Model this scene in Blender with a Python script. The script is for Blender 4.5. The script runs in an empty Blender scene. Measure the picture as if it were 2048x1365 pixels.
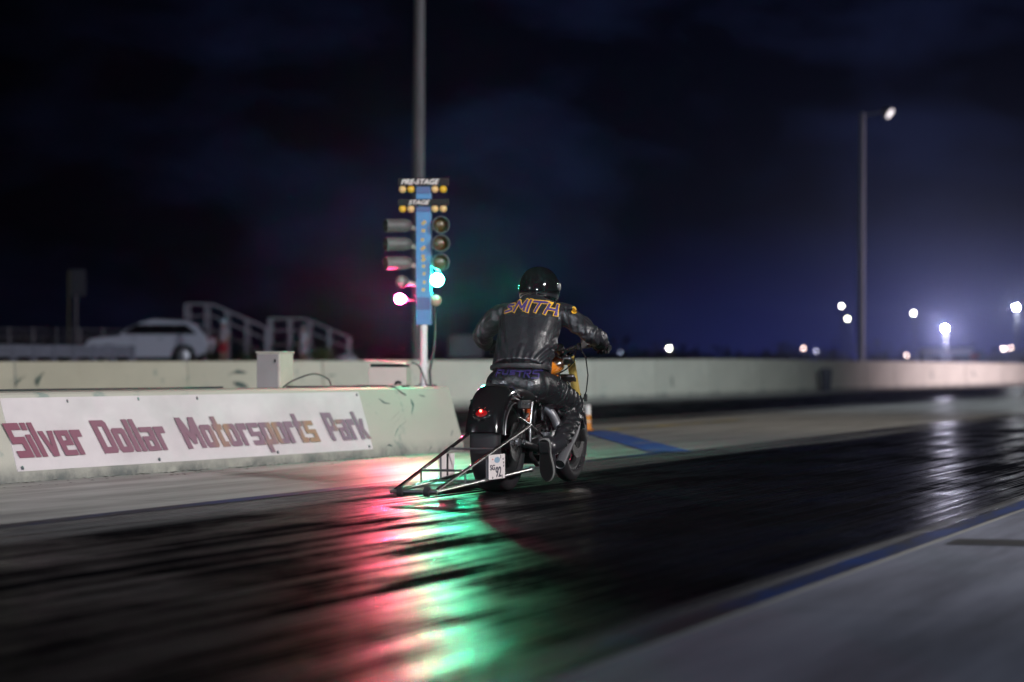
import bpy, bmesh, math, random
from mathutils import Vector, Matrix, noise
from mathutils.bvhtree import BVHTree
from mathutils.geometry import tessellate_polygon
random.seed(7)
R = math.radians
scene = bpy.context.scene
col = scene.collection

# ------------------------------------------------------------------ camera
# world axes: +y runs down the track, +x to the right of it, z up
YAW, CAMZ, FPX = R(18.45), 0.79, 95 / 36 * 2048
CS, SN = math.cos(YAW), math.sin(YAW)
cam_d = bpy.data.cameras.new('camera')
cam = bpy.data.objects.new('camera', cam_d)
col.objects.link(cam)
cam.location = (0, 0, CAMZ)
cam.rotation_euler = (R(90), 0, YAW)
cam_d.lens = 95
cam_d.sensor_width = 36
cam_d.shift_y = 55.5 / 2048
cam_d.clip_end = 3000
cam_d.dof.use_dof = True
cam_d.dof.focus_distance = 17.6
cam_d.dof.aperture_fstop = 1.75
scene.camera = cam

# ------------------------------------------------------------------ night sky
world = bpy.data.worlds.new('World')
scene.world = world
world.use_nodes = True
wn = world.node_tree
wn.nodes.clear()


def wnode(t, **k):
    n = wn.nodes.new(t)
    for a, b in k.items():
        setattr(n, a, b)
    return n


w_out = wnode('ShaderNodeOutputWorld')
w_bg = wnode('ShaderNodeBackground')
w_tc = wnode('ShaderNodeTexCoord')
w_map = wnode('ShaderNodeMapping')
w_map.inputs['Scale'].default_value = (6.5, 6.5, 15)
w_noi = wnode('ShaderNodeTexNoise')
w_noi.inputs['Scale'].default_value = 1.6
w_noi.inputs['Detail'].default_value = 5
w_noi.inputs['Roughness'].default_value = 0.55
w_ramp = wnode('ShaderNodeValToRGB')
w_ramp.color_ramp.elements[0].position = 0.42
w_ramp.color_ramp.elements[0].color = (0.0004, 0.0006, 0.0030, 1)
w_ramp.color_ramp.elements[1].position = 0.66
w_ramp.color_ramp.elements[1].color = (0.0048, 0.0072, 0.0245, 1)
# town glow low in the sky, down the track (azimuth of the far lamps)
w_dot = wnode('ShaderNodeVectorMath', operation='DOT_PRODUCT')
w_dot.inputs[1].default_value = Vector((-0.145, 0.988, 0.012)).normalized()
w_mr = wnode('ShaderNodeMapRange')
w_mr.interpolation_type = 'SMOOTHSTEP'
w_mr.inputs['From Min'].default_value = math.cos(R(9.5))
w_mr.inputs['From Max'].default_value = 1.0
w_mr2 = wnode('ShaderNodeMapRange')      # wide: clouds fade out away from the glow
w_mr2.interpolation_type = 'SMOOTHSTEP'
w_mr2.inputs['From Min'].default_value = math.cos(R(24))
w_mr2.inputs['From Max'].default_value = math.cos(R(9))
w_mr2.inputs['To Min'].default_value = 0.03
w_mix = wnode('ShaderNodeMix', data_type='RGBA', blend_type='MULTIPLY')
w_mix.inputs['Factor'].default_value = 1
w_sep = wnode('ShaderNodeSeparateXYZ')
w_hz = wnode('ShaderNodeMapRange')
w_hz.interpolation_type = 'SMOOTHSTEP'
w_hz.inputs['From Min'].default_value = 0.060
w_hz.inputs['From Max'].default_value = 0.0
w_mul = wnode('ShaderNodeMath', operation='MULTIPLY')
w_glow = wnode('ShaderNodeMix', data_type='RGBA', blend_type='MIX')
w_glow.inputs['B'].default_value = (0.010, 0.014, 0.090, 1)
L = wn.links.new
L(w_tc.outputs['Generated'], w_map.inputs['Vector'])
L(w_map.outputs['Vector'], w_noi.inputs['Vector'])
L(w_noi.outputs['Fac'], w_ramp.inputs['Fac'])
L(w_tc.outputs['Generated'], w_dot.inputs[0])
L(w_dot.outputs['Value'], w_mr.inputs['Value'])
L(w_dot.outputs['Value'], w_mr2.inputs['Value'])
L(w_ramp.outputs['Color'], w_mix.inputs['A'])
L(w_mr2.outputs['Result'], w_mix.inputs['B'])
L(w_tc.outputs['Generated'], w_sep.inputs[0])
L(w_sep.outputs['Z'], w_hz.inputs['Value'])
L(w_mr.outputs['Result'], w_mul.inputs[0])
L(w_hz.outputs['Result'], w_mul.inputs[1])
L(w_mul.outputs['Value'], w_glow.inputs['Factor'])
L(w_mix.outputs['Result'], w_glow.inputs['A'])
L(w_glow.outputs['Result'], w_bg.inputs['Color'])
w_bg.inputs['Strength'].default_value = 1.0
L(w_bg.outputs['Background'], w_out.inputs['Surface'])

# unseen weak sun lamp added as faint blue ambient for the background
ambient_sun_d = bpy.data.lights.new('ambient_sun', 'SUN')
ambient_sun_d.energy = 0.012
ambient_sun_d.angle = R(20)
ambient_sun_d.color = (0.7, 0.78, 1)
ambient_sun = bpy.data.objects.new('ambient_sun', ambient_sun_d)
col.objects.link(ambient_sun)
ambient_sun.rotation_euler = (R(48), 0, R(40))

scene.view_settings.view_transform = 'Standard'
scene.view_settings.look = 'None'
scene.view_settings.exposure = 0
scene.view_settings.gamma = 1
scene.view_settings.use_curve_mapping = False
scene.cycles.use_denoising = True
scene.cycles.sample_clamp_indirect = 4
scene.cycles.sample_clamp_direct = 0
scene.cycles.max_bounces = 6
scene.cycles.caustics_reflective = False
scene.cycles.caustics_refractive = False

# unseen tower lights, some added to light the far wall and bike: (x, y, z), aim, power, cone, blend, colour
FLOODS = [
    ((15.0, 6.0, 10.5), (-13.0, 30.0, 0.3), 30000, 74, 1.0, (1.0, 0.96, 0.95)),
    ((3.0, -24.0, 9.0), (-6.0, 20.0, 0.8), 30000, 58, 1.0, (0.82, 0.88, 1.0)),
    ((14.0, 58.0, 11.0), (-20.0, 66.0, 1.0), 28000, 90, 1.0, (0.86, 0.95, 1.0)),  # unseen tower added to brighten the far wall
    ((-26.0, -10.0, 10.0), (-6.0, 22.0, 0.8), 9000, 60, 1.0, (0.90, 0.92, 1.0)),
    ((12.0, 34.0, 10.5), (-20.0, 43.0, 0.6), 11000, 60, 1.0, (1.0, 0.88, 0.70)),  # unseen warm tower added to brighten the left stretch of wall
    ((12.5, 70.0, 9.0), (-5.6, 16.0, 0.5), 7000, 24, 1.0, (1.0, 0.97, 0.95)),  # unseen tower added for highlights on the bike's tubes and rotor
]
RED_I, GREEN_I = 34.0, 24.0        # the two lit lamps of the start tree
HAZE, HAZE_G = 0.00042, 0.93


# ------------------------------------------------------------------ helpers
def at(u, v, Z):
    """world point seen at photo pixel (u, v) at depth Z, used for laying out far things"""
    X = (u - 1024) / FPX * Z
    return Vector((CS * X - SN * Z, SN * X + CS * Z, CAMZ - (v - 738) / FPX * Z))


class MB:
    """collects shapes for ONE mesh object"""

    def __init__(s):
        s.v, s.f = [], []

    def add(s, vs, fs):
        o = len(s.v)
        s.v += [Vector(p) for p in vs]
        s.f += [tuple(i + o for i in f) for f in fs]
        return s

    def box(s, c, d, rot=None):
        x, y, z = (k / 2 for k in d)
        vs = [Vector((a * x, b * y, e * z)) for a in (-1, 1) for b in (-1, 1) for e in (-1, 1)]
        if rot:
            vs = [rot @ p for p in vs]
        return s.add([p + Vector(c) for p in vs],
                     [(0, 1, 3, 2), (4, 6, 7, 5), (0, 4, 5, 1), (2, 3, 7, 6), (0, 2, 6, 4), (1, 5, 7, 3)])

    def tube(s, pts, r, n=12, cap=True, up=None, squash=1.0):
        pts = [Vector(p) for p in pts]
        rr = r if isinstance(r, (list, tuple)) else [r] * len(pts)
        rings = []
        ref = None
        for i, p in enumerate(pts):
            t = (pts[min(i + 1, len(pts) - 1)] - pts[max(i - 1, 0)]).normalized()
            if ref is None:
                ref = Vector(up) if up else (Vector((0, 0, 1)) if abs(t.z) < .9 else Vector((1, 0, 0)))
            a = (ref - t * ref.dot(t)).normalized()
            b = t.cross(a)
            ref = a
            rings.append([p + (a * math.cos(k * 2 * math.pi / n) + b * math.sin(k * 2 * math.pi / n) * squash) * rr[i]
                          for k in range(n)])
        return s.rings(rings, cap)

    def rings(s, rings, cap=True, closed=False):
        n = len(rings[0])
        vs = [p for r in rings for p in r]
        fs = []
        m = len(rings)
        for i in range(m if closed else m - 1):
            j = (i + 1) % m
            for k in range(n):
                fs.append((i * n + k, i * n + (k + 1) % n, j * n + (k + 1) % n, j * n + k))
        if cap and not closed:
            fs.append(tuple(range(n))[::-1])
            fs.append(tuple((m - 1) * n + k for k in range(n)))
        return s.add(vs, fs)

    def lathe(s, c, axis, prof, n=32, closed=False, cap=True):
        """prof: (along axis, radius)"""
        ax = Vector(axis).normalized()
        a = ax.orthogonal().normalized()
        b = ax.cross(a)
        c = Vector(c)
        return s.rings([[c + ax * h + (a * math.cos(k * 2 * math.pi / n) + b * math.sin(k * 2 * math.pi / n)) * r
                         for k in range(n)] for h, r in prof], cap, closed)

    def ball(s, c, r, n=16, m=10):
        r = Vector(r) if not isinstance(r, (int, float)) else Vector((r, r, r))
        rings = []
        for i in range(1, m):
            t = math.pi * i / m
            rings.append([Vector(c) + Vector((r.x * math.sin(t) * math.cos(k * 2 * math.pi / n),
                                              r.y * math.sin(t) * math.sin(k * 2 * math.pi / n),
                                              -r.z * math.cos(t))) for k in range(n)])
        return s.rings(rings)

    def sheet(s, x0, y0, x1, y1, z, nx=1, ny=1):
        vs, fs = [], []
        for j in range(ny + 1):
            for i in range(nx + 1):
                vs.append((x0 + (x1 - x0) * i / nx, y0 + (y1 - y0) * j / ny, z))
        for j in range(ny):
            for i in range(nx):
                a = j * (nx + 1) + i
                fs.append((a, a + 1, a + nx + 2, a + nx + 1))
        return s.add(vs, fs)

    def prism(s, poly, d):
        """polygon of 3-D points pushed along d"""
        n = len(poly)
        p = [Vector(q) for q in poly]
        d = Vector(d)
        tri = tessellate_polygon([p])
        fs = [tuple(t) for t in tri] + [tuple(n + i for i in t)[::-1] for t in tri]
        fs += [(i, (i + 1) % n, n + (i + 1) % n, n + i) for i in range(n)]
        return s.add(p + [q + d for q in p], fs)

    def mesh(s, name, smooth=40):
        m = bpy.data.meshes.new(name)
        m.from_pydata([tuple(p) for p in s.v], [], s.f)
        bm = bmesh.new()
        bm.from_mesh(m)
        bmesh.ops.recalc_face_normals(bm, faces=bm.faces)
        bm.to_mesh(m)
        bm.free()
        if smooth:
            m.shade_smooth()
            m.set_sharp_from_angle(angle=R(smooth))
        return m

    def build(s, name, mat, parent=None, smooth=40, bevel=0, seg=2):
        return put(name, s.mesh(name, smooth), mat, parent, bevel, seg)


def put(name, mesh, mat, parent=None, bevel=0, seg=2):
    o = bpy.data.objects.new(name, mesh)
    if mat and not mesh.materials:
        mesh.materials.append(mat)
    col.objects.link(o)
    if parent:
        o.parent = parent
    if bevel:
        b = o.modifiers.new('bevel', 'BEVEL')
        b.width = bevel
        b.segments = seg
        b.limit_method = 'ANGLE'
        b.harden_normals = False
    return o


def tag(o, label=None, cat=None, group=None, kind=None):
    if label:
        o['label'] = label
    if cat:
        o['category'] = cat
    if group:
        o['group'] = group
    if kind:
        o['kind'] = kind
    return o


def thing(name, loc, rz, label, cat, group=None):
    o = bpy.data.objects.new(name, None)
    o.empty_display_size = 0.2
    col.objects.link(o)
    o.location = loc
    o.rotation_euler = (0, 0, rz)
    return tag(o, label, cat, group)


def structure(name, mb, mat, smooth=0):
    return tag(mb.build(name, mat, None, smooth), kind='structure')


def copy_tree(o, parent=None):
    c = o.copy()
    col.objects.link(c)
    c.parent = parent
    for ch in [k for k in bpy.data.objects if k.parent == o]:
        copy_tree(ch, c)
    return c


def voxel(mb, size, smooth_it=3):
    """one continuous skin over overlapping shapes"""
    m = mb.mesh('tmp', 0)
    o = bpy.data.objects.new('tmp', m)
    col.objects.link(o)
    md = o.modifiers.new('r', 'REMESH')
    md.mode = 'VOXEL'
    md.voxel_size = size
    dg = bpy.context.evaluated_depsgraph_get()
    dg.update()
    res = bpy.data.meshes.new_from_object(o.evaluated_get(dg))
    bpy.data.objects.remove(o)
    bm = bmesh.new()
    bm.from_mesh(res)
    for _ in range(smooth_it):
        bmesh.ops.smooth_vert(bm, verts=bm.verts, factor=0.5, use_axis_x=True, use_axis_y=True, use_axis_z=True)
    bm.to_mesh(res)
    bm.free()
    res.shade_smooth()
    return res


def limb(mb, pts, rr, n=14, sub=5):
    """tapered limb with smooth bends and round ends"""
    P = [Vector(p) for p in pts]
    out, rad = [], []
    for i in range(len(P) - 1):
        p0, p1, p2, p3 = P[max(i - 1, 0)], P[i], P[i + 1], P[min(i + 2, len(P) - 1)]
        for k in range(sub):
            t = k / sub
            out.append(0.5 * ((2 * p1) + (p2 - p0) * t + (2 * p0 - 5 * p1 + 4 * p2 - p3) * t * t
                              + (3 * p1 - p0 - 3 * p2 + p3) * t ** 3))
            rad.append(rr[i] * (1 - t) + rr[i + 1] * t)
    out.append(P[-1])
    rad.append(rr[-1])
    mb.tube(out, rad, n)
    mb.ball(P[0], rr[0], n, 8)
    mb.ball(P[-1], rr[-1], n, 8)


# ------------------------------------------------------------------ materials
def mat(name, color, rough=0.5, metal=0.0, spec=0.5, coat=0.0, coat_rough=0.05, emit=None, estr=0,
        noise_scale=0, noise_amt=0.0, bump=0.0, bump_scale=40, stretch=(1, 1, 1), rough_var=0.0, color2=None):
    m = bpy.data.materials.new(name)
    m.use_nodes = True
    nt = m.node_tree
    b = nt.nodes['Principled BSDF']
    b.inputs['Base Color'].default_value = (*color, 1)
    b.inputs['Roughness'].default_value = rough
    b.inputs['Metallic'].default_value = metal
    b.inputs['Specular IOR Level'].default_value = spec
    b.inputs['Coat Weight'].default_value = coat
    b.inputs['Coat Roughness'].default_value = coat_rough
    if emit:
        b.inputs['Emission Color'].default_value = (*emit, 1)
        b.inputs['Emission Strength'].default_value = estr
    if noise_scale or bump:
        tc = nt.nodes.new('ShaderNodeTexCoord')
        mp = nt.nodes.new('ShaderNodeMapping')
        mp.inputs['Scale'].default_value = stretch
        nt.links.new(tc.outputs['Object'], mp.inputs['Vector'])
    if noise_scale:
        nz = nt.nodes.new('ShaderNodeTexNoise')
        nz.inputs['Scale'].default_value = noise_scale
        nz.inputs['Detail'].default_value = 6
        nz.inputs['Roughness'].default_value = 0.62
        nt.links.new(mp.outputs['Vector'], nz.inputs['Vector'])
        rp = nt.nodes.new('ShaderNodeValToRGB')
        rp.color_ramp.elements[0].position = 0.32
        rp.color_ramp.elements[1].position = 0.68
        c2 = color2 or tuple(c * (1 - noise_amt) for c in color)
        rp.color_ramp.elements[0].color = (*c2, 1)
        rp.color_ramp.elements[1].color = (*color, 1)
        nt.links.new(nz.outputs['Fac'], rp.inputs['Fac'])
        nt.links.new(rp.outputs['Color'], b.inputs['Base Color'])
        if rough_var:
            mr = nt.nodes.new('ShaderNodeMapRange')
            mr.inputs['From Min'].default_value = 0.3
            mr.inputs['From Max'].default_value = 0.7
            mr.inputs['To Min'].default_value = rough + rough_var
            mr.inputs['To Max'].default_value = rough - rough_var
            nt.links.new(nz.outputs['Fac'], mr.inputs['Value'])
            nt.links.new(mr.outputs['Result'], b.inputs['Roughness'])
    if bump:
        bn = nt.nodes.new('ShaderNodeTexNoise')
        bn.inputs['Scale'].default_value = bump_scale
        bn.inputs['Detail'].default_value = 4
        nt.links.new(mp.outputs['Vector'], bn.inputs['Vector'])
        bp = nt.nodes.new('ShaderNodeBump')
        bp.inputs['Strength'].default_value = bump
        bp.inputs['Distance'].default_value = 0.01
        nt.links.new(bn.outputs['Fac'], bp.inputs['Height'])
        nt.links.new(bp.outputs['Normal'], b.inputs['Normal'])
    return m


class NT:
    """short node writer for the ground materials"""

    def __init__(s, name):
        s.m = bpy.data.materials.new(name)
        s.m.use_nodes = True
        s.t = s.m.node_tree
        s.b = s.t.nodes['Principled BSDF']
        s.tc = s.t.nodes.new('ShaderNodeTexCoord')

    def n(s, t, **k):
        x = s.t.nodes.new(t)
        for a, b in k.items():
            setattr(x, a, b)
        return x

    def link(s, a, b):
        s.t.links.new(a, b)

    def noise(s, scale, stretch=(1, 1, 1), detail=6, rough=0.6, off=(0, 0, 0)):
        mp = s.n('ShaderNodeMapping')
        mp.inputs['Scale'].default_value = stretch
        mp.inputs['Location'].default_value = off
        s.link(s.tc.outputs['Object'], mp.inputs['Vector'])
        z = s.n('ShaderNodeTexNoise')
        z.inputs['Scale'].default_value = scale
        z.inputs['Detail'].default_value = detail
        z.inputs['Roughness'].default_value = rough
        s.link(mp.outputs['Vector'], z.inputs['Vector'])
        return z.outputs['Fac']

    def ramp(s, fac, stops):
        r = s.n('ShaderNodeValToRGB')
        e = r.color_ramp.elements
        while len(e) < len(stops):
            e.new(0.5)
        for k, (p, c) in enumerate(stops):
            e[k].position = p
            e[k].color = (*c, 1) if isinstance(c, tuple) else (c, c, c, 1)
        s.link(fac, r.inputs['Fac'])
        return r.outputs['Color']

    def mix(s, fac, a, b, mode='MIX'):
        x = s.n('ShaderNodeMix', data_type='RGBA', blend_type=mode)
        for k, v in (('Factor', fac), ('A', a), ('B', b)):
            if isinstance(v, (int, float)):
                x.inputs[k].default_value = v
            elif isinstance(v, tuple):
                x.inputs[k].default_value = (*v, 1)
            else:
                s.link(v, x.inputs[k])
        return x.outputs['Result']

    def math(s, op, a, b=0.0):
        x = s.n('ShaderNodeMath', operation=op)
        for k, v in enumerate((a, b)):
            if isinstance(v, (int, float)):
                x.inputs[k].default_value = v
            else:
                s.link(v, x.inputs[k])
        return x.outputs[0]

    def axis(s, k):
        x = s.n('ShaderNodeSeparateXYZ')
        s.link(s.tc.outputs['Object'], x.inputs[0])
        return x.outputs[k]

    def range(s, v, a, b, c, d, smooth=True):
        x = s.n('ShaderNodeMapRange')
        if smooth:
            x.interpolation_type = 'SMOOTHSTEP'
        for k, w in zip(('From Min', 'From Max', 'To Min', 'To Max'), (a, b, c, d)):
            x.inputs[k].default_value = w
        s.link(v, x.inputs['Value'])
        return x.outputs['Result']

    def bump(s, h, strength, dist):
        x = s.n('ShaderNodeBump')
        x.inputs['Strength'].default_value = strength
        x.inputs['Distance'].default_value = dist
        s.link(h, x.inputs['Height'])
        s.link(x.outputs['Normal'], s.b.inputs['Normal'])

    def set(s, k, v):
        if isinstance(v, (int, float)):
            s.b.inputs[k].default_value = v
        else:
            s.link(v, s.b.inputs[k])


def concrete_material(name, light, dark, r0, r1):
    n = NT(name)
    st = n.noise(1.0, (3.0, 0.22, 1), 7, 0.62)
    fine = n.noise(9.0, (1, 0.25, 1), 6, 0.65, (3, 1, 0))
    c = n.ramp(st, [(0.30, dark), (0.62, light)])
    c = n.mix(0.45, c, n.ramp(fine, [(0.3, tuple(k * 0.55 for k in light)), (0.65, light)]), 'MULTIPLY')
    c = n.mix(0.6, c, c, 'SCREEN')
    # transverse saw joints every 6 m
    y = n.axis('Y')
    j = n.math('ABSOLUTE', n.math('SUBTRACT', n.math('MODULO', n.math('ADD', y, 600.3), 6.0), 3.0))
    c = n.mix(n.range(j, 0.0, 0.02, 0.75, 0.0), c, (0.02, 0.02, 0.02))
    n.set('Base Color', c)
    n.set('Roughness', n.range(st, 0.35, 0.65, r1, r0))
    n.set('Specular IOR Level', 0.28)
    n.bump(fine, 0.35, 0.004)
    return n.m


def groove_material(name, x0, x1, worn_left, worn_right):
    """rubbered lane between x0 and x1: black and glossy, streaky, worn through along its edges"""
    n = NT(name)
    x = n.axis('X')
    streak = n.noise(1.0, (7.0, 0.10, 1), 8, 0.66)
    fine = n.noise(1.0, (34.0, 0.16, 1), 5, 0.6, (3, 3, 0))
    broad = n.noise(0.9, (1.6, 0.06, 1), 4, 0.5, (5, 2, 0))
    patch = n.noise(1.0, (1.3, 0.45, 1), 7, 0.62, (1, 7, 0))
    rub = n.ramp(streak, [(0.35, (0.002, 0.002, 0.0026)), (0.7, (0.008, 0.0077, 0.0095))])
    conc = n.ramp(n.math('ADD', n.math('MULTIPLY', streak, .5), n.math('MULTIPLY', fine, .5)), [(0.42, (0.012, 0.012, 0.013)), (0.60, (0.22, 0.22, 0.225))])
    el = n.range(x, x0, x0 + worn_left, 1.0, 0.0)
    er = n.range(x, x1 - worn_right, x1, 0.0, 1.0)
    edge = n.math('MAXIMUM', el, er)
    worn = n.range(n.math('ADD', n.math('MULTIPLY', edge, 0.42), broad), 0.63, 0.90, 0.0, 1.0)
    c = n.mix(worn, rub, conc)
    n.set('Base Color', c)
    k = n.math('ADD', n.math('MULTIPLY', patch, 0.36), n.math('ADD', n.math('MULTIPLY', streak, 0.30), n.math('MULTIPLY', fine, .34)))
    n.set('Roughness', n.range(k, 0.42, 0.56, 0.25, 0.45))
    n.set('Specular IOR Level', n.range(k, 0.42, 0.525, 0.07, 0.0))
    wav = n.noise(1.0, (2.6, 0.9, 1), 5, 0.6, (2, 2, 0))
    h = n.math('ADD', n.math('MULTIPLY', wav, 1.0), n.math('ADD', n.math('MULTIPLY', streak, 0.5), n.math('MULTIPLY', fine, .22)))
    n.bump(h, 0.7, 0.012)
    return n.m


def paint_material(name, color, wear_scale=3.0, wear=0.5, under=(0.12, 0.12, 0.12), rough=0.45):
    n = NT(name)
    w = n.noise(wear_scale, (2.5, 0.35, 1), 7, 0.68)
    f = n.ramp(w, [(wear - 0.06, 0.0), (wear + 0.08, 1.0)])
    n.set('Base Color', n.mix(f, under, color))
    n.set('Roughness', rough)
    return n.m


def wall_material(name, base, stain, rust):
    n = NT(name)
    a = n.noise(0.8, (1, 0.35, 1.2), 6, 0.6)
    b = n.noise(3.2, (1, 0.8, 1), 7, 0.7, (4, 4, 1))
    d = n.noise(1.5, (1, 1.0, 0.5), 5, 0.7, (9, 1, 3))
    c = n.ramp(a, [(0.3, tuple(k * 0.82 for k in base)), (0.7, base)])
    c = n.mix(n.ramp(b, [(0.585, 0.0), (0.68, 0.7)]), c, stain)
    c = n.mix(n.ramp(d, [(0.64, 0.0), (0.78, 0.5)]), c, rust)
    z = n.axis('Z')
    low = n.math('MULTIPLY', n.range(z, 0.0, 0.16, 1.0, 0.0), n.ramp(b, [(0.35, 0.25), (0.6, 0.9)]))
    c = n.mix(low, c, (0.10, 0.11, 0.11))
    n.set('Base Color', c)
    n.set('Roughness', 0.75)
    n.bump(b, 0.3, 0.006)
    return n.m


M = {}
M['dirt'] = mat('dirt', (0.07, 0.06, 0.045), 0.95, noise_scale=0.6, noise_amt=0.5)
M['grass'] = mat('grass', (0.060, 0.062, 0.022), 0.95, noise_scale=1.1, noise_amt=0.55, color2=(0.045, 0.032, 0.016), bump=0.6, bump_scale=6)
M['concrete'] = concrete_material('track_concrete', (0.42, 0.42, 0.405), (0.19, 0.19, 0.188), 0.34, 0.55)
M['apron'] = concrete_material('apron_concrete', (0.215, 0.225, 0.275), (0.07, 0.072, 0.092), 0.60, 0.80)
M['groove'] = groove_material('rubbered_lane', -6.62, -2.12, 1.1, 0.30)
M['groove2'] = groove_material('rubbered_far_lane', -17.6, -10.9, 2.0, 2.2)
M['blue_line'] = paint_material('blue_paint', (0.014, 0.036, 0.145), 2.2, 0.52, (0.030, 0.030, 0.038))
M['blue_diag'] = paint_material('blue_paint_worn', (0.045, 0.12, 0.42), 2.0, 0.40, (0.25, 0.25, 0.25), 0.6)
M['yellow_line'] = paint_material('yellow_paint', (0.55, 0.40, 0.05), 2.0, 0.52, (0.2, 0.2, 0.18), 0.6)
M['dark_band'] = mat('dark_band', (0.045, 0.043, 0.045), 0.6, noise_scale=3, noise_amt=0.5)
M['wall'] = wall_material('painted_wall', (0.57, 0.57, 0.495), (0.20, 0.29, 0.28), (0.33, 0.28, 0.2))
M['barrier'] = wall_material('painted_barrier', (0.545, 0.535, 0.465), (0.17, 0.26, 0.24), (0.42, 0.33, 0.20))
M['banner'] = mat('banner_vinyl', (0.74, 0.68, 0.70), 0.5, noise_scale=1.6, noise_amt=0.2, bump=0.35, bump_scale=3.5, stretch=(1, 1, 2))
M['black'] = mat('black_plastic', (0.008, 0.008, 0.009), 0.6, spec=.25)
M['cable'] = mat('cable_rubber', (0.03, 0.04, 0.045), 0.6)
M['wood_pole'] = mat('weathered_pole', (0.15, 0.135, 0.15), 0.85, noise_scale=5, noise_amt=0.4, stretch=(4, 4, 0.3))
M['galv'] = mat('galvanised_steel', (0.45, 0.46, 0.48), 0.45, 0.7)
M['white_paint'] = mat('white_paint', (0.72, 0.72, 0.72), 0.5, noise_scale=3, noise_amt=0.15)
M['cream_box'] = mat('cream_enamel', (0.52, 0.49, 0.42), 0.5, noise_scale=4, noise_amt=0.2)
M['shaded_grey'] = mat('shaded_front_grey', (0.27, 0.25, 0.25), 0.5, noise_scale=4, noise_amt=0.15)
M['pink_box'] = mat('beige_enamel', (0.50, 0.44, 0.40), 0.55, noise_scale=3, noise_amt=0.15)


def letter_material():
    n = NT('faded_print')
    y = n.axis('Y')
    f = n.range(y, -8.0, -2.2, 0.0, 1.0, False)
    c = n.mix(f, (0.25, 0.075, 0.12), (0.25, 0.17, 0.235))
    tan = n.noise(1.3, (1, 1.6, 1.2), 3, 0.5, (0, 2.4, 0.3))
    t = n.math('MULTIPLY', n.ramp(tan, [(0.52, 0.0), (0.62, 1.0)]), n.range(y, -5.2, -4.4, 0.0, 0.85))
    c = n.mix(t, c, (0.40, 0.235, 0.13))
    n.set('Base Color', c)
    n.set('Roughness', 0.55)
    return n.m


M['letter'] = letter_material()

# ------------------------------------------------------------------ ground, track, markings
structure('ground', MB().sheet(-690, -300, 690, 690, -0.04), M['dirt'])
structure('track_surface', MB().sheet(-20.0, -40, -2.06, 420, 0.0), M['concrete'])
structure('apron', MB().sheet(-2.06, -40, 12, 420, 0.0), M['apron'])
structure('near_lane', MB().sheet(-6.64, -40, -2.10, 420, 0.004), M['groove'])
structure('far_lane', MB().sheet(-17.6, -40, -10.9, 420, 0.004), M['groove2'])
structure('blue_edge_line', MB().sheet(-6.74, -20, -6.58, 24.75, 0.008), M['blue_line'])
structure('blue_lane_line', MB().sheet(-2.20, -20, -2.08, 200, 0.008), M['blue_line'])
d = Vector((-9.92 + 6.68, 32.96 - 24.75, 0)).normalized()
q = Vector((d.y, -d.x, 0)) * 0.21
a0, a1 = Vector((-6.68, 24.75, 0.008)), Vector((-9.92, 32.96, 0.008))
structure('blue_diagonal_line', MB().add([a0 - q, a0 + q, a1 + q, a1 - q], [(0, 1, 2, 3)]), M['blue_diag'])
structure('yellow_line', MB().sheet(-9.95, 30.5, -9.70, 40.5, 0.008), M['yellow_line'])
structure('dark_strip', MB().sheet(-2.0, 12.12, 6, 12.52, 0.004), M['dark_band'])  # plain dark strip across the apron


def bank_h(x, y):
    t = min(max((-20.7 - x) / 2.5, 0), 1)
    s = min(max((y - 50) / 60, 0), 1)
    s = s * s * (3 - 2 * s)
    return t * (0.72 + 0.30 * s) - 0.03 + 0.06 * noise.noise(Vector((x * 0.05, y * 0.05, 0))) * t


gb = MB()
xs = [-20.5, -20.9, -21.6, -22.4, -23.2, -25, -28, -33, -40, -50, -65, -90, -130, -200, -320, -520]
ys = [-30 + 8 * i for i in range(40)] + [300 + 30 * i for i in range(13)]
gv = [(x, y, bank_h(x, y)) for y in ys for x in xs]
gf = [(j * len(xs) + i, j * len(xs) + i + 1, (j + 1) * len(xs) + i + 1, (j + 1) * len(xs) + i)
      for j in range(len(ys) - 1) for i in range(len(xs) - 1)]
structure('grass_bank', gb.add(gv, gf), M['grass'], 60)

# ------------------------------------------------------------------ far concrete wall, panel by panel
wall = thing('concrete_wall', (-20.1, 0, 0), 0, 'long pale painted concrete wall running along the far side of the track', 'wall')


def wall_top(y):
    P = [(0, .87), (37, .90), (65, 1.01), (82, 1.10), (140, 1.08), (420, 1.08)]
    for (a, h0), (b, h1) in zip(P, P[1:]):
        if y <= b:
            return h0 + (h1 - h0) * max(y - a, 0) / (b - a)
    return P[-1][1]


y = 6.0
while y < 300:
    Lp = 6.1 if y < 160 else 12.2
    h0, h1 = wall_top(y), wall_top(y + Lp)
    g = 0.035
    wob = random.uniform(-0.012, 0.012)
    rings = []
    for yy, h in ((y + g, h0), (y + Lp - g, h1)):
        rings.append([Vector((0.06 + wob, yy - y, -0.02)), Vector((0.06 + wob, yy - y, 0.07)), Vector((0.0 + wob, yy - y, 0.16)),
                      Vector((-0.03 + wob, yy - y, h - 0.02)), Vector((-0.05 + wob, yy - y, h)),
                      Vector((-0.26, yy - y, h)), Vector((-0.30, yy - y, -0.02))])
    o = MB().rings(rings).build('wall_panel', M['wall'], wall, 30)
    o.location = (0, y, 0)
    y += Lp

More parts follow.
